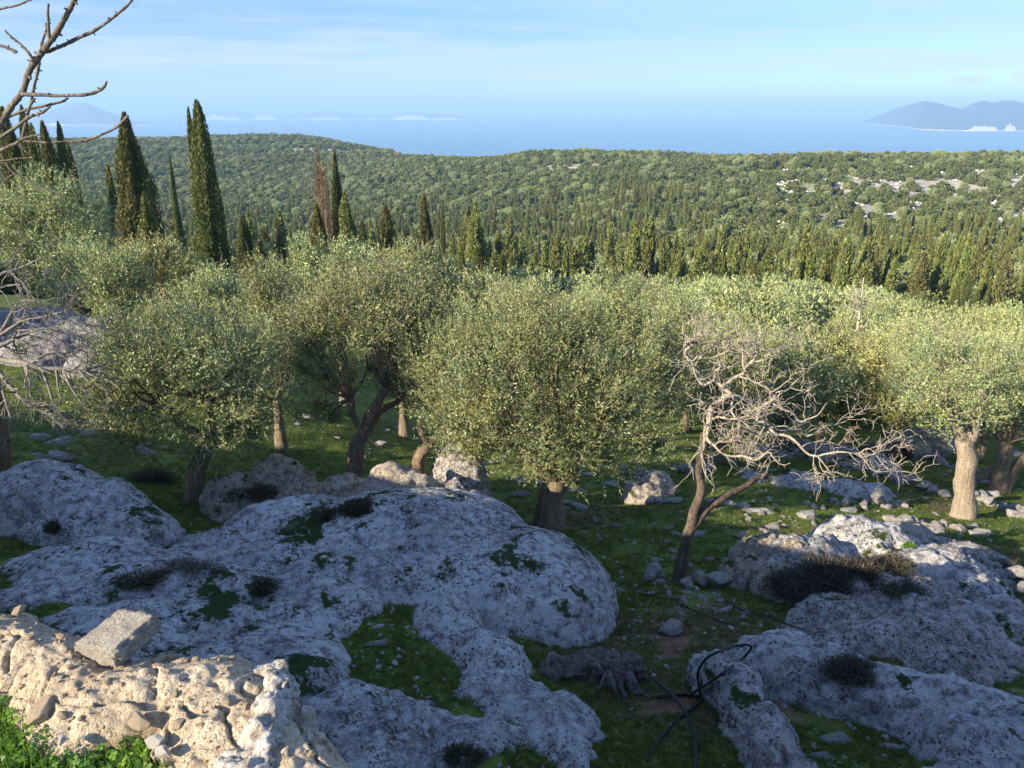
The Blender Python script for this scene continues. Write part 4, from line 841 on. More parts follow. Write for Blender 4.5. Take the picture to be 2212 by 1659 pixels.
def put_tree(meshes, name, x, y, z, s, rz, label, cat, group, parts=True, sz=None):
    sc = (s, s, sz or s)
    if parts:
        root = bpy.data.objects.new(name, None); COL.objects.link(root); root.location = (x, y, z); root.rotation_euler = (0, 0, rz); root.scale = sc
        o = link('foliage', meshes[0], root); o['kind'] = 'stuff'
        if len(meshes) > 1: link('trunk', meshes[1], root)
    else: root = link(name, meshes[0], loc=(x, y, z), rot=(0, 0, rz), scale=sc)
    return tag(root, label, cat, group)
R = random.Random(21); pts = []
tries = 0
while len(pts) < 210 and tries < 60000:
    tries += 1; Y = math.exp(R.uniform(math.log(29), math.log(112))); s = R.uniform(-.72, .75); x = s * Y
    if s < -.12 and Y > 60: continue
    if s < -.13: continue
    if s < .2 and Y < 40: continue
    if s < -.02 and R.random() < .35: continue
    if s > .45 and Y > 75: continue
    if s > .5 and 55 < Y and R.random() < .6: continue
    if any((x - a) ** 2 + (Y - b) ** 2 < (4.9 + Y * .012) ** 2 for a, b in pts): continue
    pts.append((x, Y))
pts.sort(key=lambda p: p[1])
for k, (x, Y) in enumerate(pts):
    near = Y < 62; ms = R.choice(OV if near else OF); g = ms is OV[3]
    s = R.uniform(.85, 1.2) * (.9 if x / Y < .2 else 1.0)
    lab = ('golden green olive crown in the grove behind the near trees' if g else 'silvery olive crown in the grove behind the near trees') if near else 'small pale olive crown in the far part of the grove'
    hh = where(x, Y)[0]; lab = ('golden' if g else 'silvery') + (' large' if s > 1.07 else ' small' if s < .95 else '') + ' olive in the grove %s, ' % hh + ('front' if Y < 40 else 'second' if Y < 52 else 'third' if Y < 66 else 'fourth' if Y < 85 else 'last') + ' row'
    put_tree(ms, 'olive_tree', x, Y, gz(x, Y) - .1, s, R.uniform(0, 6.3), lab, 'tree', 'golden olives of the grove' if g else ('olives of the grove' if near else 'far olives of the grove'))

# ------------------------------------------------------------------ cypresses and oaks
def cypress_mesh(seed, H, Rm, n, bl, bw, lump=.3, tipp=.55, m=M_CYP, droop=0.0, core=True, top_gap=0.0, name='foliage', fat=.12):
    R = np.random.default_rng(seed)
    def prof(h): return Rm * np.clip(h / fat, 0.25, 1) ** .6 * np.clip(1 - h, 0, 1) ** tipp
    h = R.random(n * 2); h = h[R.random(n * 2) < prof(h) / Rm + .12][:n]; a = R.uniform(0, 2 * math.pi, len(h)); n = len(h)
    q = np.stack([np.cos(a) * 1.6, np.sin(a) * 1.6, h * H * .33], 1)
    lumpn = 1 + lump * pnoise(q + seed) + lump * .6 * pnoise(q * np.array([2.2, 2.2, 2.0]) + seed * 2)
    r = prof(h) * lumpn * R.uniform(.72, 1.05, n)
    c = np.stack([np.cos(a) * r, np.sin(a) * r, h * H], 1); c[:, 0] += .03 * H * np.sin(h * 2 + seed) * .3
    d = unit(np.stack([np.cos(a) * .45, np.sin(a) * .45, np.full(n, 1.0 - droop * 1.3)], 1) + R.normal(0, .28, (n, 3)))
    c = c - d * bl * .5
    V, Fq = blades(c, d, bl * R.uniform(.6, 1.3, n), bw * R.uniform(.7, 1.3, n), R)
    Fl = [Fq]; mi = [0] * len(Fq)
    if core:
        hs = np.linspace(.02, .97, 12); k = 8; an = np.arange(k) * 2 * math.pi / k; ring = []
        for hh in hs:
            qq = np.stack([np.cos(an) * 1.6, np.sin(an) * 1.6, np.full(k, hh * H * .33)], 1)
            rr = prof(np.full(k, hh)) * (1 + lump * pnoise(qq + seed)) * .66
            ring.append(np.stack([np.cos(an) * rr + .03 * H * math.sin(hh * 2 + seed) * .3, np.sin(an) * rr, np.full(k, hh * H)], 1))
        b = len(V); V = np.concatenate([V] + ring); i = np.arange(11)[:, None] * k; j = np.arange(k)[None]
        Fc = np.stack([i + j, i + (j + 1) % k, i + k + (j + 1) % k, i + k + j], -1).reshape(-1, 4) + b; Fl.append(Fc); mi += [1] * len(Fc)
    return mesh_np(name, V, Fl, [m, M_DARKCORE], mi=mi)
def ctrunk(H, r=.16):
    V, Fc = tubes([smoothline([[0, 0, -.5], [0, 0, H * .3], [0, 0, H * .8]], [r * 1.3, r, r * .4], 2)], 6); return mesh_np('trunk', V, Fc, M_BARK, True)
CT_ = ctrunk(10)
CN = [cypress_mesh(301, 10, 1.05, 30000, .15, .05, .40, .55, fat=.3, m=M_CYPN), cypress_mesh(302, 10, .9, 18000, .19, .06, .5, .55, fat=.25, m=M_CYPN), cypress_mesh(303, 10, 1.25, 22000, .20, .065, .6, .55, m=M_CYPB, fat=.25)]
CDEAD = cypress_mesh(306, 10, .85, 3800, .38, .035, .45, .6, m=M_DEADC, core=False)
CWIDE = [cypress_mesh(310, 10, 2.3, 16000, .30, .09, .65, .8, droop=.7, fat=.2), cypress_mesh(311, 10, 2.7, 16000, .32, .09, .75, .85, droop=.6, fat=.2, m=M_CYPB)]
CM = [cypress_mesh(320 + k, 10, rr, 1700, .55, .2, .45, tp, m=mm, fat=.25) for k, (rr, tp, mm) in enumerate(((.85, .5, M_CYP), (1.15, .6, M_CYP), (.68, .45, M_CYP), (1.5, .65, M_CYPB), (2.2, .75, M_CYP)))]
def cyp(u, vt, Y, w, label, ms, group=None, vb=None, seed=0):
    top = pt(u, vt, Y); x = top[0]; z0 = gz(x, Y); H = top[2] - z0
    base_r = {id(CN[0]): 1.05, id(CN[1]): .9, id(CN[2]): 1.25, id(CDEAD): .85, id(CWIDE[0]): 2.3, id(CWIDE[1]): 2.7}.get(id(ms), 1.0)
    s = (w / 1770 * math.hypot(Y, top[2])) / 2 / base_r
    root = bpy.data.objects.new('cypress_tree', None); COL.objects.link(root); root.location = (x, Y, z0); root.rotation_euler = (0, 0, seed * 1.7); root.scale = (s, s, H / 9.8)
    o = link('foliage', ms, root); o['kind'] = 'stuff'; link('trunk', CT_, root); return tag(root, label, 'cypress', group)
cyp(424, 226, 50, 80, 'tallest slender cypress rising alone left of centre', CN[0], seed=1)
cyp(408, 243, 50.3, 40, 'narrow secondary spire pressed against the tallest cypress', CN[1], seed=5)
cyp(268, 252, 54, 98, 'thick browned cypress with a ragged tip, second from the tallest', CN[2], seed=2)
cyp(5, 240, 58, 72, 'cypress cut by the left edge behind bare twigs', CN[2], seed=3)
cyp(44, 236, 60, 58, 'cypress at far left with a thin tip behind the bare branch', CN[0], seed=4)
cyp(70, 275, 57, 52, 'shorter cypress in the left group, third from the edge', CN[1], seed=6)
cyp(92, 270, 56, 56, 'dark brownish cypress in the left group', CN[2], seed=7)
cyp(124, 271, 61, 50, 'green blunt-topped cypress at the right of the left group', CN[0], seed=8)
cyp(148, 312, 63, 32, 'small cypress leaning on the right of the left group', CN[1], seed=9)
cyp(367, 342, 88, 22, 'slim distant cypress between the two large ones', CN[1], seed=10)
cyp(683, 320, 66, 40, 'dead brown cypress with a green neighbour', CDEAD, seed=11)
cyp(697, 355, 65, 44, 'dead twiggy cypress fused to the brown one', CDEAD, seed=12)
cyp(722, 332, 66, 38, 'dark cypress just right of the dead brown one', CN[2], seed=13)
cyp(744, 420, 58, 84, 'broad feathery cypress below the dead brown one', CWIDE[0], seed=14)
cyp(684, 445, 52, 60, 'bushy young cypress left of the broad feathery one', CN[2], seed=15)
cyp(834, 448, 55, 56, 'ragged olive-brown cypress in the middle distance', CN[2], seed=16)
cyp(915, 424, 92, 44, 'brown tinged cypress standing above the grove', CN[2], seed=17)
cyp(955, 440, 100, 17, 'thin bright green cypress spire above the grove', CN[1], seed=18)
cyp(1028, 438, 90, 76, 'broad layered conifer above the grove', CWIDE[0], seed=19)
cyp(310, 420, 46, 90, 'broad feathery cypress at the foot of the browned one', CWIDE[0], seed=20)
cyp(232, 360, 62, 40, 'low cypress left of the thick browned one', CN[2], seed=21)
cyp(522, 470, 48, 56, 'dark cypress just right of the tallest one', CN[0], seed=22)
cyp(600, 480, 50, 70, 'broad cypress in shade right of the tallest one', CWIDE[1], seed=23)
cyp(560, 520, 44, 50, 'squat cypress between the tall one and the olives', CN[2], seed=24)
cyp(995, 530, 48, 56, 'feathery young cypress behind the olives near the centre', CWIDE[0], seed=25)
cyp(935, 545, 46, 46, 'feathery young cypress left of its twin near the centre', CWIDE[1], seed=26)
cyp(1040, 560, 46, 42, 'small brownish cypress behind the large olive top', CWIDE[1], seed=27)
cyp(1098, 590, 36, 22, 'small dead red-brown conifer above the large olive', CDEAD, seed=28)
cyp(1515, 500, 150, 14, 'dead grey cypress stem among the green ones', CDEAD, seed=29)
def oak_mesh(seed, n, bl, rr=(2.6, 2.6, 1.7), cz=1.7):
    R = np.random.default_rng(seed); blobs = [(c + np.array([0, 0, cz]), q) for c, q in blob_cloud(R, np.array(rr), 9, 1.25)]
    C = np.array([b[0] for b in blobs]); B = np.array([b[1] for b in blobs]); idx = R.integers(0, len(B), n); d = unit(R.normal(size=(n, 3)))
    c = C[idx] + d * (B[idx] * R.uniform(.8, 1.02, n))[:, None]; dd = unit(d * .6 + R.normal(0, .5, (n, 3)) + np.array([0, 0, .3]))
    V, Fq = blades(c - dd * bl * .4, dd, bl * R.uniform(.6, 1.2, n), bl * .62, R); mi = [0] * len(Fq)
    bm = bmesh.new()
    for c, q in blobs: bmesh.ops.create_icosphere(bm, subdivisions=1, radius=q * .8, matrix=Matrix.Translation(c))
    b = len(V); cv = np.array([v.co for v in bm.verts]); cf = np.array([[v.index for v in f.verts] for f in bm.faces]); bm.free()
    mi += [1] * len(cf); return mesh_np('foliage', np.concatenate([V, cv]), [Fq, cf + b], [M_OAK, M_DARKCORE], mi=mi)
OKN = [oak_mesh(400 + k, 2600, .30) for k in range(3)]; OKF = [oak_mesh(410 + k, 480, .75) for k in range(4)]
# layout of the wooded valley
R = random.Random(77); wood = {'cyp': [], 'oak': [], 'oli': []}
def grid_pts(y0, y1, step):
    y = y0
    while y < y1:
        x = -.78 * y - 5
        while x < .78 * y + 5:
            yield x + R.uniform(-.5, .5) * step(y), y + R.uniform(-.5, .5) * step(y)
            x += step(y)
        y += step(y)
W = list(grid_pts(60, 1480, lambda y: 4.6 if y < 200 else (5.2 if y < 420 else 6.2)))
WA = np.array(W); NZ = pnoise(np.stack([WA[:, 0] * .02, WA[:, 1] * .02, 0 * WA[:, 0]], 1)); NZ2 = pnoise(np.stack([WA[:, 0] * .045, WA[:, 1] * .045, 0 * WA[:, 0] + 5], 1))
for (x, y), nz, nz2 in zip(W, NZ, NZ2):
    s = x / y; r = R.random()
    if y > 1040 and s > -.14: continue
    if y > 900 and s > .02: continue
    if y < 118 and s > -.12:                # the olive grove stands here
        if y > 86 and s < .45 and R.random() < .17: wood['cyp' if r < .6 else 'oak'].append((x, y)); continue
        if s > .45 and y > 85:
            if R.random() < .5: wood['cyp' if r < .75 else 'oak'].append((x, y))
        continue
    if y < 75 and s < -.3 and y < 66: continue
    pc, po = .10, .12; dens = .93
    if s > .25 and 112 < y < 250: pc = .56 + .5 * nz; po = .12; dens = .78 + .6 * nz2
    elif s <= .25 and 118 < y < 600: pc = .40 + .55 * nz - max(0, y - 420) / 500; po = .14
    elif s > .25 and 250 <= y < 340: pc = .38 + .5 * nz
    elif s < -.12 and y < 150: pc = .22 + .3 * nz; po = .3
    elif 400 <= y < 650: pc = .14 + .35 * nz; po = .12
    if s > .28 and 335 < y < 590: dens = .42 + .45 * nz2; pc = .01
    if abs(x - 54) < 38 and abs(y - 680) < 26: dens = .35
    if abs(x + 215) < 75 and abs(y - 1090) < 26: dens = .15
    if y > 560: pc = .02; po = .12
    if y > 600: pc = 0
    if R.random() > dens: continue
    k = 'cyp' if r < pc else ('oli' if r < pc + po else 'oak'); wood[k].append((x, y))
gzs = {k: G(np.array([p[0] for p in v]), np.array([p[1] for p in v])) for k, v in wood.items()}
def clump_instances(name, pts, zs, variants, scl, label, cat, seed, tilt=0):
    """one object: small alike plants nobody would count"""
    Rn = np.random.default_rng(seed); n = len(pts); P = np.array([[x, y, z] for (x, y), z in zip(pts, zs)])
    me = bpy.data.meshes.new(name); me.vertices.add(n); me.vertices.foreach_set('co', P.astype(np.float32).ravel())
    a = me.attributes.new('spin', 'FLOAT', 'POINT'); a.data.foreach_set('value', Rn.uniform(0, 6.28, n).astype(np.float32))
    a = me.attributes.new('size', 'FLOAT_VECTOR', 'POINT'); S = scl(Rn, n, P); a.data.foreach_set('vector', S.astype(np.float32).ravel())
    a = me.attributes.new('kindno', 'INT', 'POINT'); a.data.foreach_set('value', Rn.integers(0, len(variants), n).astype(np.int32))
    o = link(name, me); g = bpy.data.node_groups.new(name, 'GeometryNodeTree')
    g.interface.new_socket('Geometry', in_out='INPUT', socket_type='NodeSocketGeometry'); g.interface.new_socket('Geometry', in_out='OUTPUT', socket_type='NodeSocketGeometry')
    N = g.nodes.new; Lk = g.links.new; gi = N('NodeGroupInput'); go = N('NodeGroupOutput'); jn = N('GeometryNodeJoinGeometry')
    for vm in reversed(variants):
        so = bpy.data.objects.new('source_' + name, vm); oi = N('GeometryNodeObjectInfo'); oi.inputs['Object'].default_value = so
        gt = N('GeometryNodeGeometryToInstance'); Lk(oi.outputs['Geometry'], gt.inputs[0]); Lk(gt.outputs[0], jn.inputs[0])
    ip = N('GeometryNodeInstanceOnPoints'); ip.inputs['Pick Instance'].default_value = True
    def attr(nm, ty):
        q = N('GeometryNodeInputNamedAttribute'); q.data_type = ty; q.inputs['Name'].default_value = nm; return q.outputs['Attribute']
    cx = N('ShaderNodeCombineXYZ'); Lk(attr('spin', 'FLOAT'), cx.inputs['Z'])
    Lk(gi.outputs[0], ip.inputs['Points']); Lk(jn.outputs[0], ip.inputs['Instance']); Lk(attr('kindno', 'INT'), ip.inputs['Instance Index'])
    Lk(cx.outputs[0], ip.inputs['Rotation']); Lk(attr('size', 'FLOAT_VECTOR'), ip.inputs['Scale']); Lk(ip.outputs[0], go.inputs[0])
    m = o.modifiers.new('scatter', 'NODES'); m.node_group = g
    return tag(o, label, cat, kind='stuff')
def split(kind, n):
    a = sorted(zip(wood[kind], gzs[kind]), key=lambda q: q[0][1]); return a[:n], a[n:]
near, far = split('cyp', 265)
for (x, y), z in near:
    r = R.random(); k = 0 if r < .26 else 1 if r < .48 else 2 if r < .64 else 3 if r < .82 else 4
    q = R.random() ** 1.3; s = .7 + .85 * q; H = (.62 + .6 * q + R.uniform(-.12, .3)) if k != 4 else R.uniform(.6, 1.0)
    if y < 112: H *= .62; s *= .8
    if y < 112: k = min(k, 2)
    o = link('cypress_tree', (CN[(0, 2, 1)[k]] if y < 112 else CM[k]), loc=(x, y, z - .2), rot=(0, 0, R.uniform(0, 6)), scale=(s, s, H))
    if k == 4: tag(o, 'broad feathery conifer %s, %s' % where(x, y), 'tree', 'broad conifers in the valley')
    else: tag(o, ('brownish' if k == 3 else 'thick' if k == 1 else 'thin' if k == 2 else 'slender') + (' tall' if H > 1.08 else ' short' if H < .88 else '') + ' cypress %s, %s' % where(x, y), 'cypress', 'slender cypresses in the valley')
if far:
    clump_instances('far_cypress_stand', [a for a, b in far], [b - .3 for a, b in far], CM, lambda Rn, n, P: np.stack([Rn.uniform(.8, 1.3, n)] * 2 + [Rn.uniform(.65, 1.15, n)], 1), 'far stands of dark cypress dotting the wooded valley', 'woodland', 5)
near, far = split('oak', 280)
for (x, y), z in near:
    s = R.uniform(.7, 1.15); o = link('oak_tree', R.choice(OKN), loc=(x, y, z - .4), rot=(0, 0, R.uniform(0, 6)), scale=(s, s, s * R.uniform(.8, 1.2)))
    tag(o, ('large' if s > 1 else 'small' if s < .82 else 'rounded') + ' evergreen oak %s, %s' % where(x, y), 'tree', 'evergreen oaks among the cypresses')
clump_instances('oak_woodland', [a for a, b in far], [b - .5 for a, b in far], OKF, lambda Rn, n, P: (Rn.uniform(.65, 1.45, n) ** 1.0)[:, None] * np.array([1, 1, .95]), 'evergreen oak scrub covering the far slopes down to the sea', 'woodland', 6)
far = list(zip(wood['oli'], gzs['oli']))
clump_instances('far_olive_grove', [a for a, b in far], [b - .3 for a, b in far], [a[0] for a in OF], lambda Rn, n, P: Rn.uniform(.8, 1.4, n)[:, None] * np.ones((1, 3)), 'pale olives scattered through the far scrub', 'woodland', 7)

# copies that would read alike get their place among one another
from collections import defaultdict
dd_ = defaultdict(list)
for o in COL.objects:
    if o.parent is None and o.get('group') and o['group'].startswith(('slender cypresses', 'broad conifers', 'evergreen oaks', 'olives of', 'golden olives', 'far olives')): dd_[o['label']].append(o)
for l, os_ in dd_.items():
    if 2 <= len(os_) <= 3 and len(l.split()) < 15:
        for o, w in zip(sorted(os_, key=lambda o: o.location.x / o.location.y), ('left one', 'right one') if len(os_) == 2 else ('left one', 'middle one', 'right one')): o['label'] = l + ', ' + w
# ------------------------------------------------------------------ bare and dead wood
def walk(p, d, L, r, R, wig, n=6, pull=(0, 0, 0)):
    P = [np.array(p, float)]; d = unit(np.array(d, float))
    for k in range(n):
        d = unit(d + R.normal(0, wig, 3) + np.array(pull)); P.append(P[-1] + d * L / n)
    return np.array(P), np.linspace(r, r * .45, n + 1)
def twig_out(lines, R, counts, lens, wig=.3, pull=(0, 0, .03), side=.9, rmin=.0025, bias=(0, 0, 0)):
    """branch out from every line, level by level"""
    allv = []; cur = lines
    for lv, (c, L) in enumerate(zip(counts, lens)):
        nxt = []
        for P, r in cur:
            seg = np.linalg.norm(np.diff(P, axis=0), axis=1).sum()
            for _ in range(max(1, int(R.poisson(c * max(.4, seg / (L * 2.2)))))):
                t = R.uniform(.2, 1.0) * (len(P) - 1); i = min(int(t), len(P) - 2); q = P[i] + (P[i + 1] - P[i]) * (t - i)
                ax = unit(P[i + 1] - P[i]); d = unit(ax * .7 + unit(np.cross(ax, R.normal(size=3))) * side + np.array(bias))
                rr = max(rmin, (r[i]) * .55); nxt.append(walk(q, d, L * R.uniform(.5, 1.3), rr, R, wig, 6 if lv < 2 else 4, pull))
        allv += nxt; cur = nxt
    return allv
D = lambda x, y, dy=0.0: pt(1417 + .25 * x, 656.6 + .25 * y, YD + dy)
b = np.array(hit(1462, 1258)); YD = b[1]
def dead_tree():
    R = np.random.default_rng(5); root = bpy.data.objects.new('dead_tree', None); COL.objects.link(root); root.location = b
    tag(root, 'bleached leafless dead tree with tangled spreading branches right of the large olive', 'dead tree')
    fk = D(430, 1150)
    tr = [([b + [0, 0, -.2], pt(1478, 1185, YD), pt(1500, 1110, YD), pt(1512, 1060, YD), pt(1512, 1010, YD + .1), fk + [0, .1, 0]], [.10, .08, .072, .065, .06, .055]), ([pt(1490, 1140, YD), pt(1545, 1085, YD + .1), pt(1600, 1055, YD + .3), pt(1660, 1020, YD + .5)], [.08, .06, .05, .03])]
    add_trunk(root, [([p - b for p in ps], rs) for ps, rs in tr], M_BARKD, .03, 'trunk')
    main = [([fk, D(440, 1000, .1), D(560, 860, .1), D(640, 790)], [.075, .07, .065, .06]),
        ([D(640, 790), D(615, 700), D(640, 650, -.1), D(740, 590, -.1), D(830, 500, -.2), D(870, 400, -.2), D(890, 370), D(900, 250, .1), D(880, 120, .2)], [.055, .05, .05, .045, .035, .026, .02, .014, .006]),
        ([D(640, 790), D(740, 800, .1), D(850, 860, .1), D(900, 900), D(1000, 850, -.1), D(1100, 770, -.2), D(1200, 700, -.3), D(1260, 620, -.3)], [.06, .055, .05, .045, .04, .028, .018, .008]),
        ([D(1000, 850, -.1), D(1160, 940, -.2), D(1250, 1010, -.2), D(1400, 960, -.3), D(1480, 860, -.3)], [.035, .03, .022, .014, .006]),
        ([D(900, 900), D(880, 1000), D(960, 1050, -.2), D(1100, 1130, -.4), D(1250, 1230, -.5), D(1370, 1300, -.6), D(1430, 1340, -.7), D(1510, 1460, -.8)], [.05, .045, .04, .035, .03, .026, .022, .012]),
        ([D(1430, 1330, -.7), D(1600, 1260, -.8), D(1740, 1290, -.8), D(1850, 1270, -.9), D(1980, 1380, -1), D(2110, 1400, -1)], [.022, .02, .017, .013, .009, .004]),
        ([D(1740, 1290, -.8), D(1830, 1400, -.9), D(1950, 1450, -.9)], [.014, .01, .005]),
        ([D(1260, 1230, -.5), D(1340, 1200, -.5), D(1440, 1160, -.4)], [.018, .014, .006]),
        ([D(1300, 1150, -.1), D(1490, 1070, 0), D(1620, 985, .1), D(1740, 970, .1), D(1830, 900, .2)], [.02, .018, .014, .010, .005]),
        ([D(960, 1050, -.2), D(1300, 1150, -.1)], [.025, .02]),
        ([D(640, 790), D(540, 670, .1), D(450, 690, .1), D(370, 640, .1), D(310, 510, .1), D(230, 450, .1), D(265, 400), D(320, 340), D(340, 200, -.1)], [.05, .035, .032, .03, .028, .05, .045, .03, .01]),
        ([D(320, 340), D(240, 260, .1), D(230, 160, .1)], [.03, .02, .006]), ([D(330, 340), D(430, 330), D(560, 380), D(690, 420), D(790, 390)], [.03, .025, .02, .012, .006]),
        ([D(380, 460), D(530, 460), D(650, 400), D(680, 250), D(690, 90)], [.015, .025, .02, .012, .005]),
        ([D(530, 680, .1), D(500, 580), D(560, 540), D(470, 480)], [.03, .025, .02, .01]), ([D(870, 640, -.1), D(930, 710, -.2), D(1000, 790, -.2)], [.02, .02, .018]), ([D(860, 650), D(930, 560), D(1000, 480), D(1110, 370), D(1170, 360), D(1300, 355)], [.018, .018, .015, .012, .01, .004]),
        ([fk, D(480, 1220, -.2), D(560, 1300, -.3), D(700, 1330, -.4), D(830, 1340, -.5), D(980, 1270, -.5)], [.05, .03, .02, .03, .045, .03]),
        ([D(420, 1200), D(410, 1300, -.2), D(430, 1420, -.3), D(440, 1520, -.3)], [.035, .025, .02, .008]), ([D(640, 790), D(670, 900, -.2), D(690, 1000, -.3), D(710, 1100, -.4), D(690, 1150, -.4)], [.035, .025, .02, .012, .006]),
        ([D(470, 960), D(560, 990, -.3), D(690, 1000, -.5), D(830, 940, -.5)], [.03, .026, .02, .008]), ([D(930, 1040, -.2), D(880, 1180, -.4), D(840, 1280, -.4)], [.03, .02, .008])]
    lines = [smoothline([p - b for p in ps], np.array(rs) * .58, 4) for ps, rs in main]
    for ln in lines: ln[0][:] += np.stack([pnoise(ln[0] * 4), pnoise(ln[0] * 4 + 7), pnoise(ln[0] * 4 + 3)], 1) * .07
    for l in lines:
        V, Fc = tubes([l], 7); link('branch', mesh_np('branch', V, Fc, M_DEAD, True), root)
    tw_ = twig_out(lines, R, (8.0, 4.2, 2.4), (.50, .30, .17), .34, (0, 0, .02), 1.0, .0048)
    V, Fc = tubes(tw_, 4); o = link('twigs', mesh_np('twigs', V, Fc, M_DEAD, True), root); o['kind'] = 'stuff'
dead_tree()
def left_dead():
    R = np.random.default_rng(9); Yd = 12.5; Lp = lambda x, y, dy=0.0: pt(.3125 * x, 518.4 + .3125 * y, Yd + dy)
    bp = pt(-30, 1010, 12.6); bb = np.array([bp[0], bp[1], gz(bp[0], bp[1])]); root = bpy.data.objects.new('dead_tree', None); COL.objects.link(root); root.location = bb
    tag(root, 'grey leafless tree reaching in with drooping twigs at the left edge', 'dead tree')
    hub = Lp(-150, 760)
    add_trunk(root, [([np.array([0, 0, -.2]), Lp(-60, 1250) - bb, hub - bb], [.3, .24, .16]), ([hub - bb, Lp(-150, 420) - bb, Lp(-120, 100) - bb], [.12, .08, .04])], M_BARK, .04, 'trunk')
    main = [([hub, Lp(0, 730), Lp(130, 670), Lp(220, 630)], [.05, .04, .03, .01]), ([hub, Lp(30, 830), Lp(170, 850, -.3), Lp(300, 890, -.3), Lp(420, 890, -.3), Lp(540, 910, -.3), Lp(650, 880, -.2), Lp(740, 855)], [.05, .045, .04, .04, .035, .03, .02, .007]),
        ([Lp(-150, 420), Lp(0, 240), Lp(100, 210), Lp(190, 170), Lp(290, 120)], [.03, .022, .018, .013, .005]), ([Lp(-150, 420), Lp(0, 330), Lp(130, 305), Lp(240, 250)], [.03, .02, .015, .005]),
        ([Lp(290, 890, -.3), Lp(340, 1030, -.5), Lp(370, 1130, -.6), Lp(430, 1230, -.6)], [.026, .022, .018, .008]), ([hub, Lp(0, 920), Lp(100, 1050, -.4), Lp(230, 1150, -.5), Lp(330, 1200, -.5), Lp(460, 1310, -.6)], [.05, .035, .03, .028, .022, .01]),
        ([hub, Lp(0, 1000), Lp(60, 1180, -.3), Lp(110, 1300, -.4)], [.04, .028, .02, .006]), ([Lp(440, 895, -.3), Lp(480, 1000, -.5), Lp(560, 1120, -.6), Lp(640, 1220, -.6)], [.02, .016, .012, .006]), ([Lp(550, 905, -.3), Lp(620, 980, -.4), Lp(690, 940, -.4)], [.02, .015, .006]),
        ([hub, Lp(60, 620), Lp(160, 560), Lp(260, 540), Lp(420, 500), Lp(460, 490)], [.04, .03, .022, .018, .01, .005]), ([hub, Lp(0, 640), Lp(120, 440), Lp(230, 420), Lp(290, 440)], [.04, .025, .018, .012, .004]), ([Lp(170, 850, -.3), Lp(200, 960, -.4), Lp(290, 1060, -.5), Lp(300, 1120, -.5)], [.025, .018, .012, .005]), ([Lp(130, 670), Lp(300, 610), Lp(500, 640), Lp(700, 680)], [.018, .014, .010, .004])]
    lines = [smoothline([p - bb for p in ps], rs, 4) for ps, rs in main]
    for l in lines: V, Fc = tubes([l], 7); link('branch', mesh_np('branch', V, Fc, M_DEADG, True), root)
    tw_ = twig_out(lines, R, (7.0, 3.8, 2.4), (.62, .38, .22), .26, (0, 0, -.05), .9, .0045, bias=(0, 0, -.25))
    V, Fc = tubes(tw_, 4); o = link('twigs', mesh_np('twigs', V, Fc, M_DEADG, True), root); o['kind'] = 'stuff'
M_DEADG = bark_mat('grey_dead_wood', (.16, .15, .13), (.33, .31, .275), 1.5, yellow=(.42, .33, .18))
left_dead()
def dead_conifer(u, vt, vb, Y, label, seed):
    R = np.random.default_rng(seed); t = pt(u, vt, Y); b0 = np.array([t[0], Y, gz(t[0], Y)]); H = t[2] - b0[2]
    root = bpy.data.objects.new('dead_conifer', None); COL.objects.link(root); root.location = b0; tag(root, label, 'dead tree')
    V, Fc = tubes([smoothline([[0, 0, -.3], [.05, 0, H * .5], [0, 0, H]], [.11, .08, .02], 4)], 7); link('trunk', mesh_np('trunk', V, Fc, M_DEAD, True), root)
    ln = []
    for k in range(60):
        h = H * R.uniform(.35, .97); a = R.uniform(0, 6.28); L = (H - h) * .42 + .15
        ln.append(walk([0, 0, h], [math.cos(a), math.sin(a), -.1], L, .02, R, .15, 5, (0, 0, .12)))
    tw_ = ln + twig_out(ln, R, (1.6,), (.3,), .2)
    V, Fc = tubes(tw_, 4); o = link('branches', mesh_np('branches', V, Fc, M_DEAD, True), root); o['kind'] = 'stuff'
dead_conifer(1866, 600, 700, 32, 'bare pale skeleton of a small conifer standing in the grove right of centre', 4)

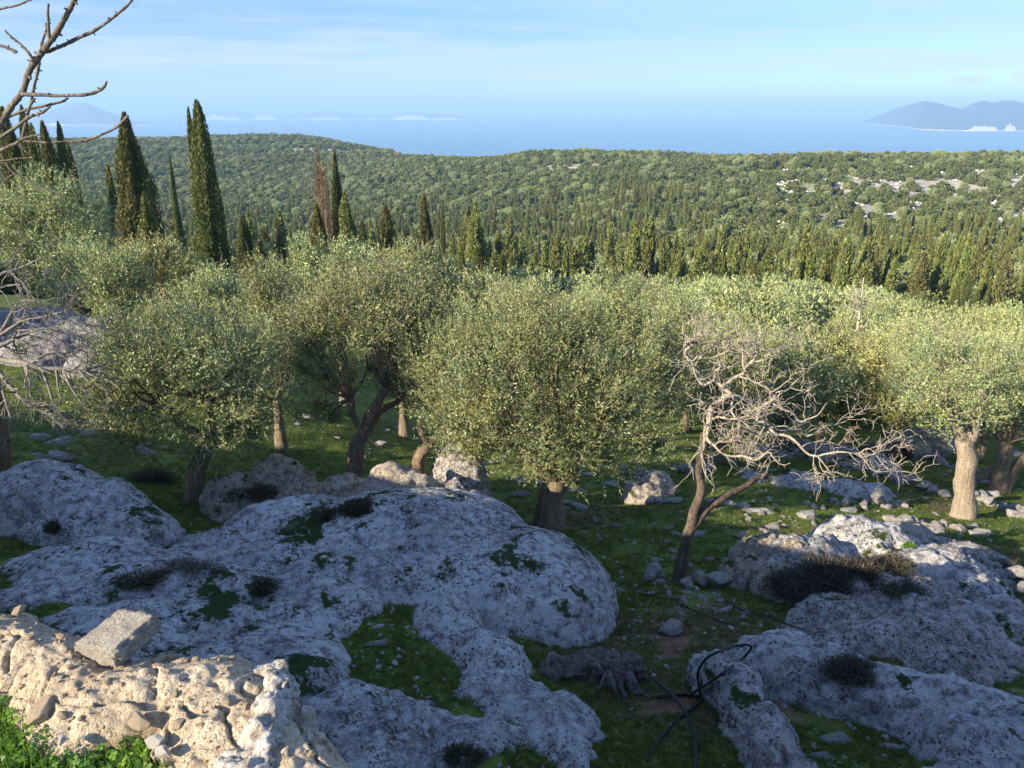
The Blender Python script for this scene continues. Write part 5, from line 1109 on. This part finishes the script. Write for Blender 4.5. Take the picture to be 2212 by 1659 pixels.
def fig():
    R = np.random.default_rng(3); Yf = 2.75; Z = lambda x, y, dy=0.0: pt(.336 * x, .336 * y, Yf + dy)
    b0 = np.array([-3.3, 3.0, -4.45]); root = bpy.data.objects.new('fig_tree', None); COL.objects.link(root); root.location = b0
    tag(root, 'leafless fig tree whose knobbly bare branches hang close in the upper left', 'tree')
    hub = Z(-420, 1250); hub2 = Z(-260, 1100)
    add_trunk(root, [([np.array([0, 0, -.2]), np.array([.15, 0, 1.5]), hub - b0], [.16, .12, .09]), ([hub - b0, hub2 - b0], [.06, .035])], M_FIG, .02, 'trunk')
    px = .336 / 1770 * 2.55
    def B(pts, w, dy=0.0):
        P = [Z(x, y, dy) - b0 for x, y in pts]; P, r = smoothline(P, np.array(w) * px * .5, 8)
        k = R.random(len(P)); r = r * (1 + .14 * (k > .7) + .06 * R.normal(size=len(P)))            # knobs at the old leaf scars
        P = P + np.stack([pnoise(P * 9), pnoise(P * 9 + 5), pnoise(P * 9 + 8)], 1) * .006
        lines = [(P, r)]
        for i in range(2, len(P) - 1, 3):
            if R.random() < .42:
                d = unit(np.cross(P[i + 1] - P[i], R.normal(size=3))); lines.append((np.array([P[i], P[i] + d * r[i] * 1.7, P[i] + d * r[i] * 2.1]), np.array([r[i] * .55, r[i] * .38, r[i] * .15])))
        V, Fc = tubes(lines, 8); link('branch', mesh_np('branch', V, Fc, M_FIG, True), root)
    o2 = [(-260, 1100)]
    B(o2 + [(-60, 880), (0, 800), (60, 700), (140, 595), (195, 450), (240, 380), (300, 310), (360, 220), (420, 110), (460, 40), (500, -60)], [60, 48, 45, 42, 38, 36, 44, 40, 40, 34, 32, 28])
    B([(300, 335), (330, 330), (400, 300), (490, 250), (600, 205), (700, 140), (810, 50), (880, -30)], [28, 25, 24, 23, 21, 18, 17, 12], .02)
    B([(250, 400), (235, 480), (212, 560), (198, 650), (178, 750), (150, 880)], [22, 20, 19, 19, 18, 14], .05); B([(262, 350), (270, 270), (298, 190), (292, 150)], [20, 18, 15, 10], .05)
    B([(325, 245), (318, 150), (308, 90), (308, 28)], [20, 17, 16, 12], -.03); B([(228, 400), (190, 340), (140, 290), (80, 245), (33, 195)], [20, 18, 16, 15, 9], -.04)
    B(o2 + [(-200, 500), (-60, 300), (0, 290), (60, 312), (112, 335)], [26, 24, 20, 19, 18, 20], -.05); B([(-200, 500), (-120, 120), (0, 65), (100, 40), (200, -5), (260, -30)], [22, 18, 15, 14, 13, 10], .1)
    B([(135, 602), (180, 603), (260, 605), (380, 620), (520, 618), (610, 590), (665, 553), (686, 515)], [28, 24, 22, 20, 20, 21, 20, 13], -.05)
    B([(30, 765), (60, 750), (170, 710), (300, 680), (390, 655), (435, 630)], [16, 18, 18, 17, 16, 10], .08)
    B(o2 + [(0, 885), (100, 820), (200, 750), (270, 720), (322, 685)], [30, 24, 21, 20, 19, 13], -.08)
    B(o2 + [(0, 965), (60, 935), (100, 920), (150, 890), (265, 860)], [34, 26, 24, 22, 18, 10], -.02); B([(130, 900), (200, 908), (330, 915), (500, 910), (620, 880), (730, 830), (800, 755), (815, 740)], [16, 16, 15, 15, 15, 15, 20, 14], .02)
    B([(140, 900), (160, 830), (185, 700), (215, 640), (228, 628)], [18, 17, 16, 14, 8], -.02); B([(100, 925), (150, 970), (185, 1000)], [12, 10, 5], .1)
    B(o2 + [(0, 1042), (50, 1035), (110, 1025), (215, 1018)], [18, 12, 11, 10, 8], .1); B(o2 + [(0, 1040), (80, 1100), (200, 1180), (300, 1222), (425, 1250)], [18, 12, 12, 12, 12, 7], .3); B(o2 + [(0, 1160), (60, 1140), (95, 1120)], [16, 9, 9, 5], .2)
fig()

# ------------------------------------------------------------------ old stump, pipes
def stump():
    root = bpy.data.objects.new('tree_stump', None); COL.objects.link(root); c = hit(1290, 1500); c = np.array(c); root.location = c
    tag(root, 'weathered grey uprooted stump lying with its roots on the dark grass', 'tree stump')
    Ys = c[1]; S_ = lambda x, y, dy=0.0: pt(1123 + .2422 * x, 1347.8 + .2422 * y, Ys + dy)
    bm = bmesh.new()
    for (x, y, dy, rx, ry, rz, rot) in ((420, 430, .35, .30, .16, .17, 8), (650, 430, .4, .32, .2, .22, 0), (830, 420, .35, .22, .2, .22, 0), (950, 380, .45, .16, .16, .16, 0), (300, 470, .3, .18, .13, .14, 0), (700, 330, .6, .24, .12, .12, 0), (880, 520, .15, .12, .12, .16, 0)):
        bmesh.ops.create_icosphere(bm, subdivisions=3, radius=1, matrix=Matrix.Translation(S_(x, y, dy) - c) @ Matrix.Rotation(math.radians(rot), 4, 'Y') @ Matrix.Diagonal((rx, ry, rz, 1)))
    me = bpy.data.meshes.new('t'); bm.to_mesh(me); bm.free(); o = bpy.data.objects.new('t', me); COL.objects.link(o); r = o.modifiers.new('r', 'REMESH'); r.mode = 'VOXEL'; r.voxel_size = .016; s = o.modifiers.new('s', 'SMOOTH'); s.iterations = 4
    em = bpy.data.meshes.new_from_object(o.evaluated_get(bpy.context.evaluated_depsgraph_get())); n = len(em.vertices)
    V = np.empty(n * 3, np.float32); em.vertices.foreach_get('co', V); V = V.reshape(-1, 3).astype(float); N = np.empty(n * 3, np.float32); em.vertices.foreach_get('normal', N); N = N.reshape(-1, 3)
    q = np.empty(len(em.loops), np.int32); em.loops.foreach_get('vertex_index', q); q = q.reshape(-1, 4); bpy.data.objects.remove(o)
    V = V + N * (.045 * fbm(V * np.array([3, 9, 13]), 4, .6) - .05 * np.clip(.2 - np.abs(pnoise(V * np.array([1.6, 5, 7]))), 0, 1))[:, None]
    link('log', mesh_np('log', V, [q], M_STUMP, True), root)
    roots = [([S_(900, 420, .3), S_(980, 520, .1), S_(1040, 600, 0), S_(1160, 665, -.1)], [.09, .07, .06, .012]), ([S_(900, 450, .2), S_(900, 560), S_(950, 680, -.1), S_(930, 800, -.15)], [.05, .03, .022, .008]), ([S_(960, 480, .2), S_(985, 640, 0), S_(975, 740), S_(985, 815)], [.05, .035, .03, .015]),
        ([S_(800, 430, .1), S_(830, 540, -.1), S_(880, 680, -.15), S_(905, 750, -.15)], [.035, .022, .014, .006]), ([S_(690, 350, .1), S_(750, 460, 0), S_(700, 580, -.1), S_(690, 680, -.1)], [.02, .016, .014, .006]), ([S_(930, 340, .4), S_(1000, 430, .35), S_(1080, 420, .3), S_(1090, 395, .3)], [.05, .04, .03, .012]), ([S_(950, 380, .4), S_(1060, 470, .3), S_(1120, 470, .3), S_(1165, 515, .3)], [.05, .04, .03, .008]), ([S_(350, 480, .2), S_(260, 450, .2), S_(180, 440, .2)], [.12, .07, .02])]
    for ps, rs in roots:
        P, rr = smoothline([p - c for p in ps], rs, 5); V, Fc = tubes([(P + np.stack([pnoise(P * 12), pnoise(P * 12 + 4), pnoise(P * 12 + 9)], 1) * .02, rr)], 7); link('root', mesh_np('root', V, Fc, M_STUMP, True), root)
stump()
def pipe(pts, r, label, m=M_HOSE, lift=None):
    P = []
    for k, (u, v) in enumerate(pts):
        L = (lift[k] if lift else .03); 
        g = np.array(hit_all(u, v)); d = ray(u, v); 
        # lifted points stay on their bearing, raised off the ground
        g = g * (1 - L / max(.5, -g[2])) if L else g
        P.append(g + np.array([0, 0, r]))
    r = r * .78; P, rr = smoothline(P, [r] * len(P), 8); V, Fc = tubes([(P, rr)], 10); b0 = P[0].copy()
    tag(link('water_pipe', mesh_np('water_pipe', V - b0, Fc, m, True), loc=b0), label, 'pipe')
H3 = lambda x, y: (1123 + .2422 * x, 1347.8 + .2422 * y)
pipe([H3(*p) for p in ((1200, 510), (1300, 600), (1400, 700), (1480, 820), (1530, 930), (1560, 1050), (1568, 1180), (1560, 1330))], .022, 'thick black pipe end arching down to the bottom edge', lift=[.22, .25, .24, .2, .15, .08, .04, .02])
pipe([H3(*p) for p in ((1130, 1240), (1200, 1110), (1300, 980), (1400, 880), (1490, 800), (1600, 710), (1610, 665), (1500, 648), (1400, 648), (1220, 665))], .02, 'black pipe crossing the dark grass beneath the thick one', lift=[.02] * 10)
pipe([H3(*p) for p in ((1500, 672), (1570, 610), (1700, 530), (1850, 420), (1980, 325), (2055, 240), (2050, 205), (1990, 198), (1900, 215), (1780, 255), (1660, 325), (1600, 410), (1585, 500), (1600, 590), (1620, 680))], .016, 'looped black pipe resting against the pitted rock', lift=[.02, .06, .1, .12, .15, .2, .25, .28, .28, .27, .22, .16, .1, .05, .02])
pipe([(1377, 1284), (1400, 1288), (1440, 1296), (1490, 1316), (1540, 1338), (1592, 1354)], .012, 'thin pipe half rusty brown lying on the grass below the speckled boulders', lift=[.03] * 6)
pipe([(1555, 1290), (1600, 1318), (1650, 1330), (1700, 1350), (1735, 1362)], .012, 'thin black pipe on the grass left of the speckled mass', lift=[.03] * 5)
pipe([(1640, 1335), (1670, 1322), (1720, 1312)], .010, 'short stub of thin black pipe beside the thorn bush', lift=[.03] * 3)

# ------------------------------------------------------------------ thorn cushions and small plants
def cushion(u, v, rx, ry, rz, label, m, seed, n=5200, bl=.05, bw=.005, name='thorn_bush', cat='bush', stick=.3):
    R = np.random.default_rng(seed); c = hit_all(u, v); d = unit(R.normal(size=(n, 3))); d[:, 2] = np.abs(d[:, 2])
    rr = R.uniform(.45, 1, n)[:, None] * (1 + .25 * pnoise(d * 3 + seed))[:, None]; p = d * rr * np.array([rx, ry, rz])
    V, Fq = blades(p - np.array([0, 0, .03]), unit(d + R.normal(0, .8, (n, 3))), bl * R.uniform(.5, 1.4, n), bw * R.uniform(.6, 1.3, n), R)
    root = bpy.data.objects.new(name, None); COL.objects.link(root); root.location = c; tag(root, label, cat)
    o = link('foliage', mesh_np('foliage', V, [Fq], m), root); o['kind'] = 'stuff'
    ln = [walk([0, 0, -.04], dd * np.array([rx, ry, rz]) + [0, 0, .02], float(np.linalg.norm(dd * np.array([rx, ry, rz]))), .006, R, .2, 4) for dd in d[:60]]
    V, Fc = tubes(ln, 4); link('stems', mesh_np('stems', V, Fc, M_BARK), root)
cushion(1790, 1265, .55, .4, .42, 'large purplish brown thorn bush in shade on the right ridge', M_THORN, 1, 11000, .07, .009)
cushion(1700, 1270, .35, .3, .28, 'greyish thorn bush low at the left of the large thorn bush', M_THORN, 2, 5000, .06, .008)
cushion(1870, 1240, .28, .25, .25, 'thorn bush joined to the right side of the large one', M_THORN, 12, 4200, .06, .008)
cushion(1925, 1225, .32, .25, .2, 'dark brown cushion bush on the sloping rock at right', M_THORN, 3, 5000, .05, .007)
cushion(1955, 1275, .30, .2, .1, 'flat dark cushion on the top of the speckled mass', M_HERB, 4, 4200, .04, .008)
cushion(775, 1098, .30, .22, .12, 'dark green cushion bush on the crest of the largest outcrop', M_HERB, 5, 6000, .045, .010)
cushion(715, 1112, .26, .16, .08, 'dark moss cushion left of the crest cushion bush', M_HERB, 6, 4000, .035, .009)
cushion(1838, 1450, .28, .2, .14, 'dark wiry cushion on the rib in the bottom right', M_THORN, 7, 5000, .05, .007)
cushion(118, 1140, .14, .12, .12, 'small dark tuft in the gap under the left boulder', M_HERB, 8, 2200, .035, .007)
cushion(2150, 1230, .45, .35, .16, 'dry brown cushion bushes by the right edge', M_THORN, 9, 5000, .05, .007)
cushion(395, 1230, .45, .25, .07, 'sparse dry twiggy plants on the mossy slab', M_THORN, 10, 2600, .06, .005)
cushion(300, 1250, .3, .2, .05, 'patch of dark herbs on the mossy slab', M_HERB, 13, 2600, .04, .009)
cushion(560, 1265, .22, .2, .05, 'dark grassy patch in a dent of the mossy slab', M_HERB, 14, 3000, .04, .008)
cushion(1963, 1182, .09, .08, .09, 'small bright green plant in the sun on the ridge', M_CLOVER, 15, 500, .05, .02, name='green_plant', cat='plant')
cushion(1000, 1630, .2, .12, .07, 'dark tuft on the hump at the bottom edge', M_HERB, 16, 2500, .04, .007)
cushion(895, 1005, .16, .14, .10, 'small green cushion on the sunlit knobbly rock', M_CLOVER, 17, 1600, .035, .008)
cushion(1945, 985, .35, .3, .35, 'rusty brown dead spray hanging under the golden olive', M_DEADC, 18, 2600, .12, .02, name='dead_spray', cat='dead spray')
cushion(545, 1065, .5, .3, .18, 'dark scrub between the leaning trunk and the brown craggy rock', M_HERB, 19, 3000, .05, .01)
cushion(330, 1040, .5, .3, .25, 'dark twiggy scrub left of the leaning olive trunk', M_THORN, 20, 4500, .07, .007)

# short grazed turf
def tuft(seed, n=16, h=.045):
    R = np.random.default_rng(seed); c = np.stack([R.normal(0, .03, n), R.normal(0, .03, n), np.full(n, -.01)], 1); d = unit(np.stack([R.normal(0, .5, n), R.normal(0, .5, n), np.ones(n)], 1))
    V, Fq = blades(c, d, h * R.uniform(.6, 1.3, n), .006, R); return mesh_np('tuft', V, [Fq], M_GRASS)
def turf():
    R = np.random.default_rng(31); n = 90000; y = np.exp(R.uniform(math.log(4.8), math.log(24), n)); s = R.uniform(-.75, .75, n); x = s * y; P = np.stack([x, y, 0 * x], 1)
    keep = (pnoise(P * 1.3) + .5 * pnoise(P * 4) > -.35); x, y = x[keep], y[keep]; z = G(x, y) + np.clip((30 - y) / 15, 0, 1) * .035 * fbm(np.stack([x, y, 0 * x], 1) * 3, 3)
    clump_instances('grass', list(zip(x, y)), z, [tuft(k) for k in range(4)], lambda Rn, n, P: (Rn.uniform(.5, 1.1, n) * (.8 + P[:, 1] / 30))[:, None] * np.ones((1, 3)), 'short grazed green grass over the stony slope', 'grass', 8)
    # tiny stones, uncountable, sprinkled through the turf
    n = 9500; y = np.exp(R.uniform(math.log(5), math.log(30), n)); s = R.uniform(-.75, .75, n); x = s * y; P = np.stack([x, y, 0 * x], 1)
    keep = pnoise(P * .5 + 3) + .3 > R.uniform(-.2, .9, n); x, y = x[keep], y[keep]
    clump_instances('pebbles', list(zip(x, y)), G(x, y) + .005, STONES[:6], lambda Rn, n, P: (.018 + .05 * Rn.random(n) ** 3)[:, None] * (1 + P[:, 1:2] / 30) * np.ones((1, 3)), 'small pale pebbles strewn through the grass', 'pebbles', 9)
    n = 2600; y = np.exp(R.uniform(math.log(8.5), math.log(26), n)); s = R.uniform(-.1, .75, n); x = s * y; P = np.stack([x, y, 0 * x], 1)
    keep = pnoise(P * .6 + 13) + .25 > R.uniform(0, .7, n); x, y = x[keep], y[keep]
    clump_instances('rubble', list(zip(x, y)), G(x, y) + .01, STONESG[:6], lambda Rn, n, P: (.05 + .18 * Rn.random(n) ** 3)[:, None] * np.array([[1.2, .9, .75]]), 'grey rubble strewn over the slope between the olives', 'rubble', 12)
    # pale blocks lying bare between the scrub of the far slope
    n = 5200; y = R.uniform(320, 640, n); s = R.uniform(.25, .8, n); x = s * y; P = np.stack([x, y, 0 * x], 1); keep = pnoise(P * .03) + .5 * pnoise(P * .08) > .05; x, y = x[keep], y[keep]
    clump_instances('far_rocks', list(zip(x, y)), G(x, y) + .3, STONES[:6], lambda Rn, n, P: Rn.uniform(.8, 2.7, n)[:, None] * np.ones((1, 3)), 'pale bare rocks showing through the scrub of the far slope', 'rocks', 10)
turf()

# ------------------------------------------------------------------ tiny buildings on the far slope
def hut(u, Y, w, d, h, wall, roof, label, name='house'):
    x = ray(u, 300)[0] / ray(u, 300)[1] * Y; z = gz(x, Y); root = bpy.data.objects.new(name, None); COL.objects.link(root); root.location = (x, Y, z); tag(root, label, 'house')
    def m_(n, c): m, nt, out = mat(n); principled(nt, out, c, .9); return m
    V = np.array([(sx * w / 2, sy * d / 2, zz) for zz in (-1, h) for sx, sy in ((-1, -1), (1, -1), (1, 1), (-1, 1))]); Q = np.array([(0, 1, 5, 4), (1, 2, 6, 5), (2, 3, 7, 6), (3, 0, 4, 7), (4, 5, 6, 7)])
    link('wall', mesh_np('wall', V, [Q], m_(name + '_wall', wall)), root)
    V = np.array([(-w * .55, -d * .58, h - .05), (w * .55, -d * .58, h - .05), (w * .55, d * .58, h - .05), (-w * .55, d * .58, h - .05), (-w * .55, 0, h + d * .3), (w * .55, 0, h + d * .3)])
    Q = [np.array([(0, 1, 5, 4), (2, 3, 4, 5), (3, 2, 1, 0)]), np.array([(0, 4, 3), (1, 2, 5)])]; link('roof', mesh_np('roof', V, Q, m_(name + '_roof', roof)), root)
hut(627, 1292, 4, 4, 3.5, (.7, .68, .64), (.6, .55, .5), 'tiny pale chapel on the top of the far hill', 'chapel')
hut(860, 1040, 5, 4, 4, (.34, .22, .15), (.35, .13, .07), 'tiny reddish house on the far slope right of the hill')

# ------------------------------------------------------------------ sea air
def haze():
    m = bpy.data.materials.new('haze'); m.use_nodes = True; nt = NT(m.node_tree); nt.n.clear(); out = nt.node('ShaderNodeOutputMaterial')
    v = nt.node('ShaderNodeVolumePrincipled', inp={'Color': (.42, .68, 1.0, 1), 'Density': 1.0e-4, 'Anisotropy': 0.0})
    nt.l.new(v.outputs[0], out.inputs['Volume'])
    x, y0, y1, z0, z1 = 47000, -3000, 57000, -254.5, 260
    V = np.array([(sx * x, y, z) for z in (z0, z1) for sx, y in ((-1, y0), (1, y0), (1, y1), (-1, y1))])
    Q = np.array([(3, 2, 1, 0), (4, 5, 6, 7), (0, 1, 5, 4), (1, 2, 6, 5), (2, 3, 7, 6), (3, 0, 4, 7)])
    tag(link('haze', mesh_np('haze', V, [Q], m)), kind='stuff')
haze()
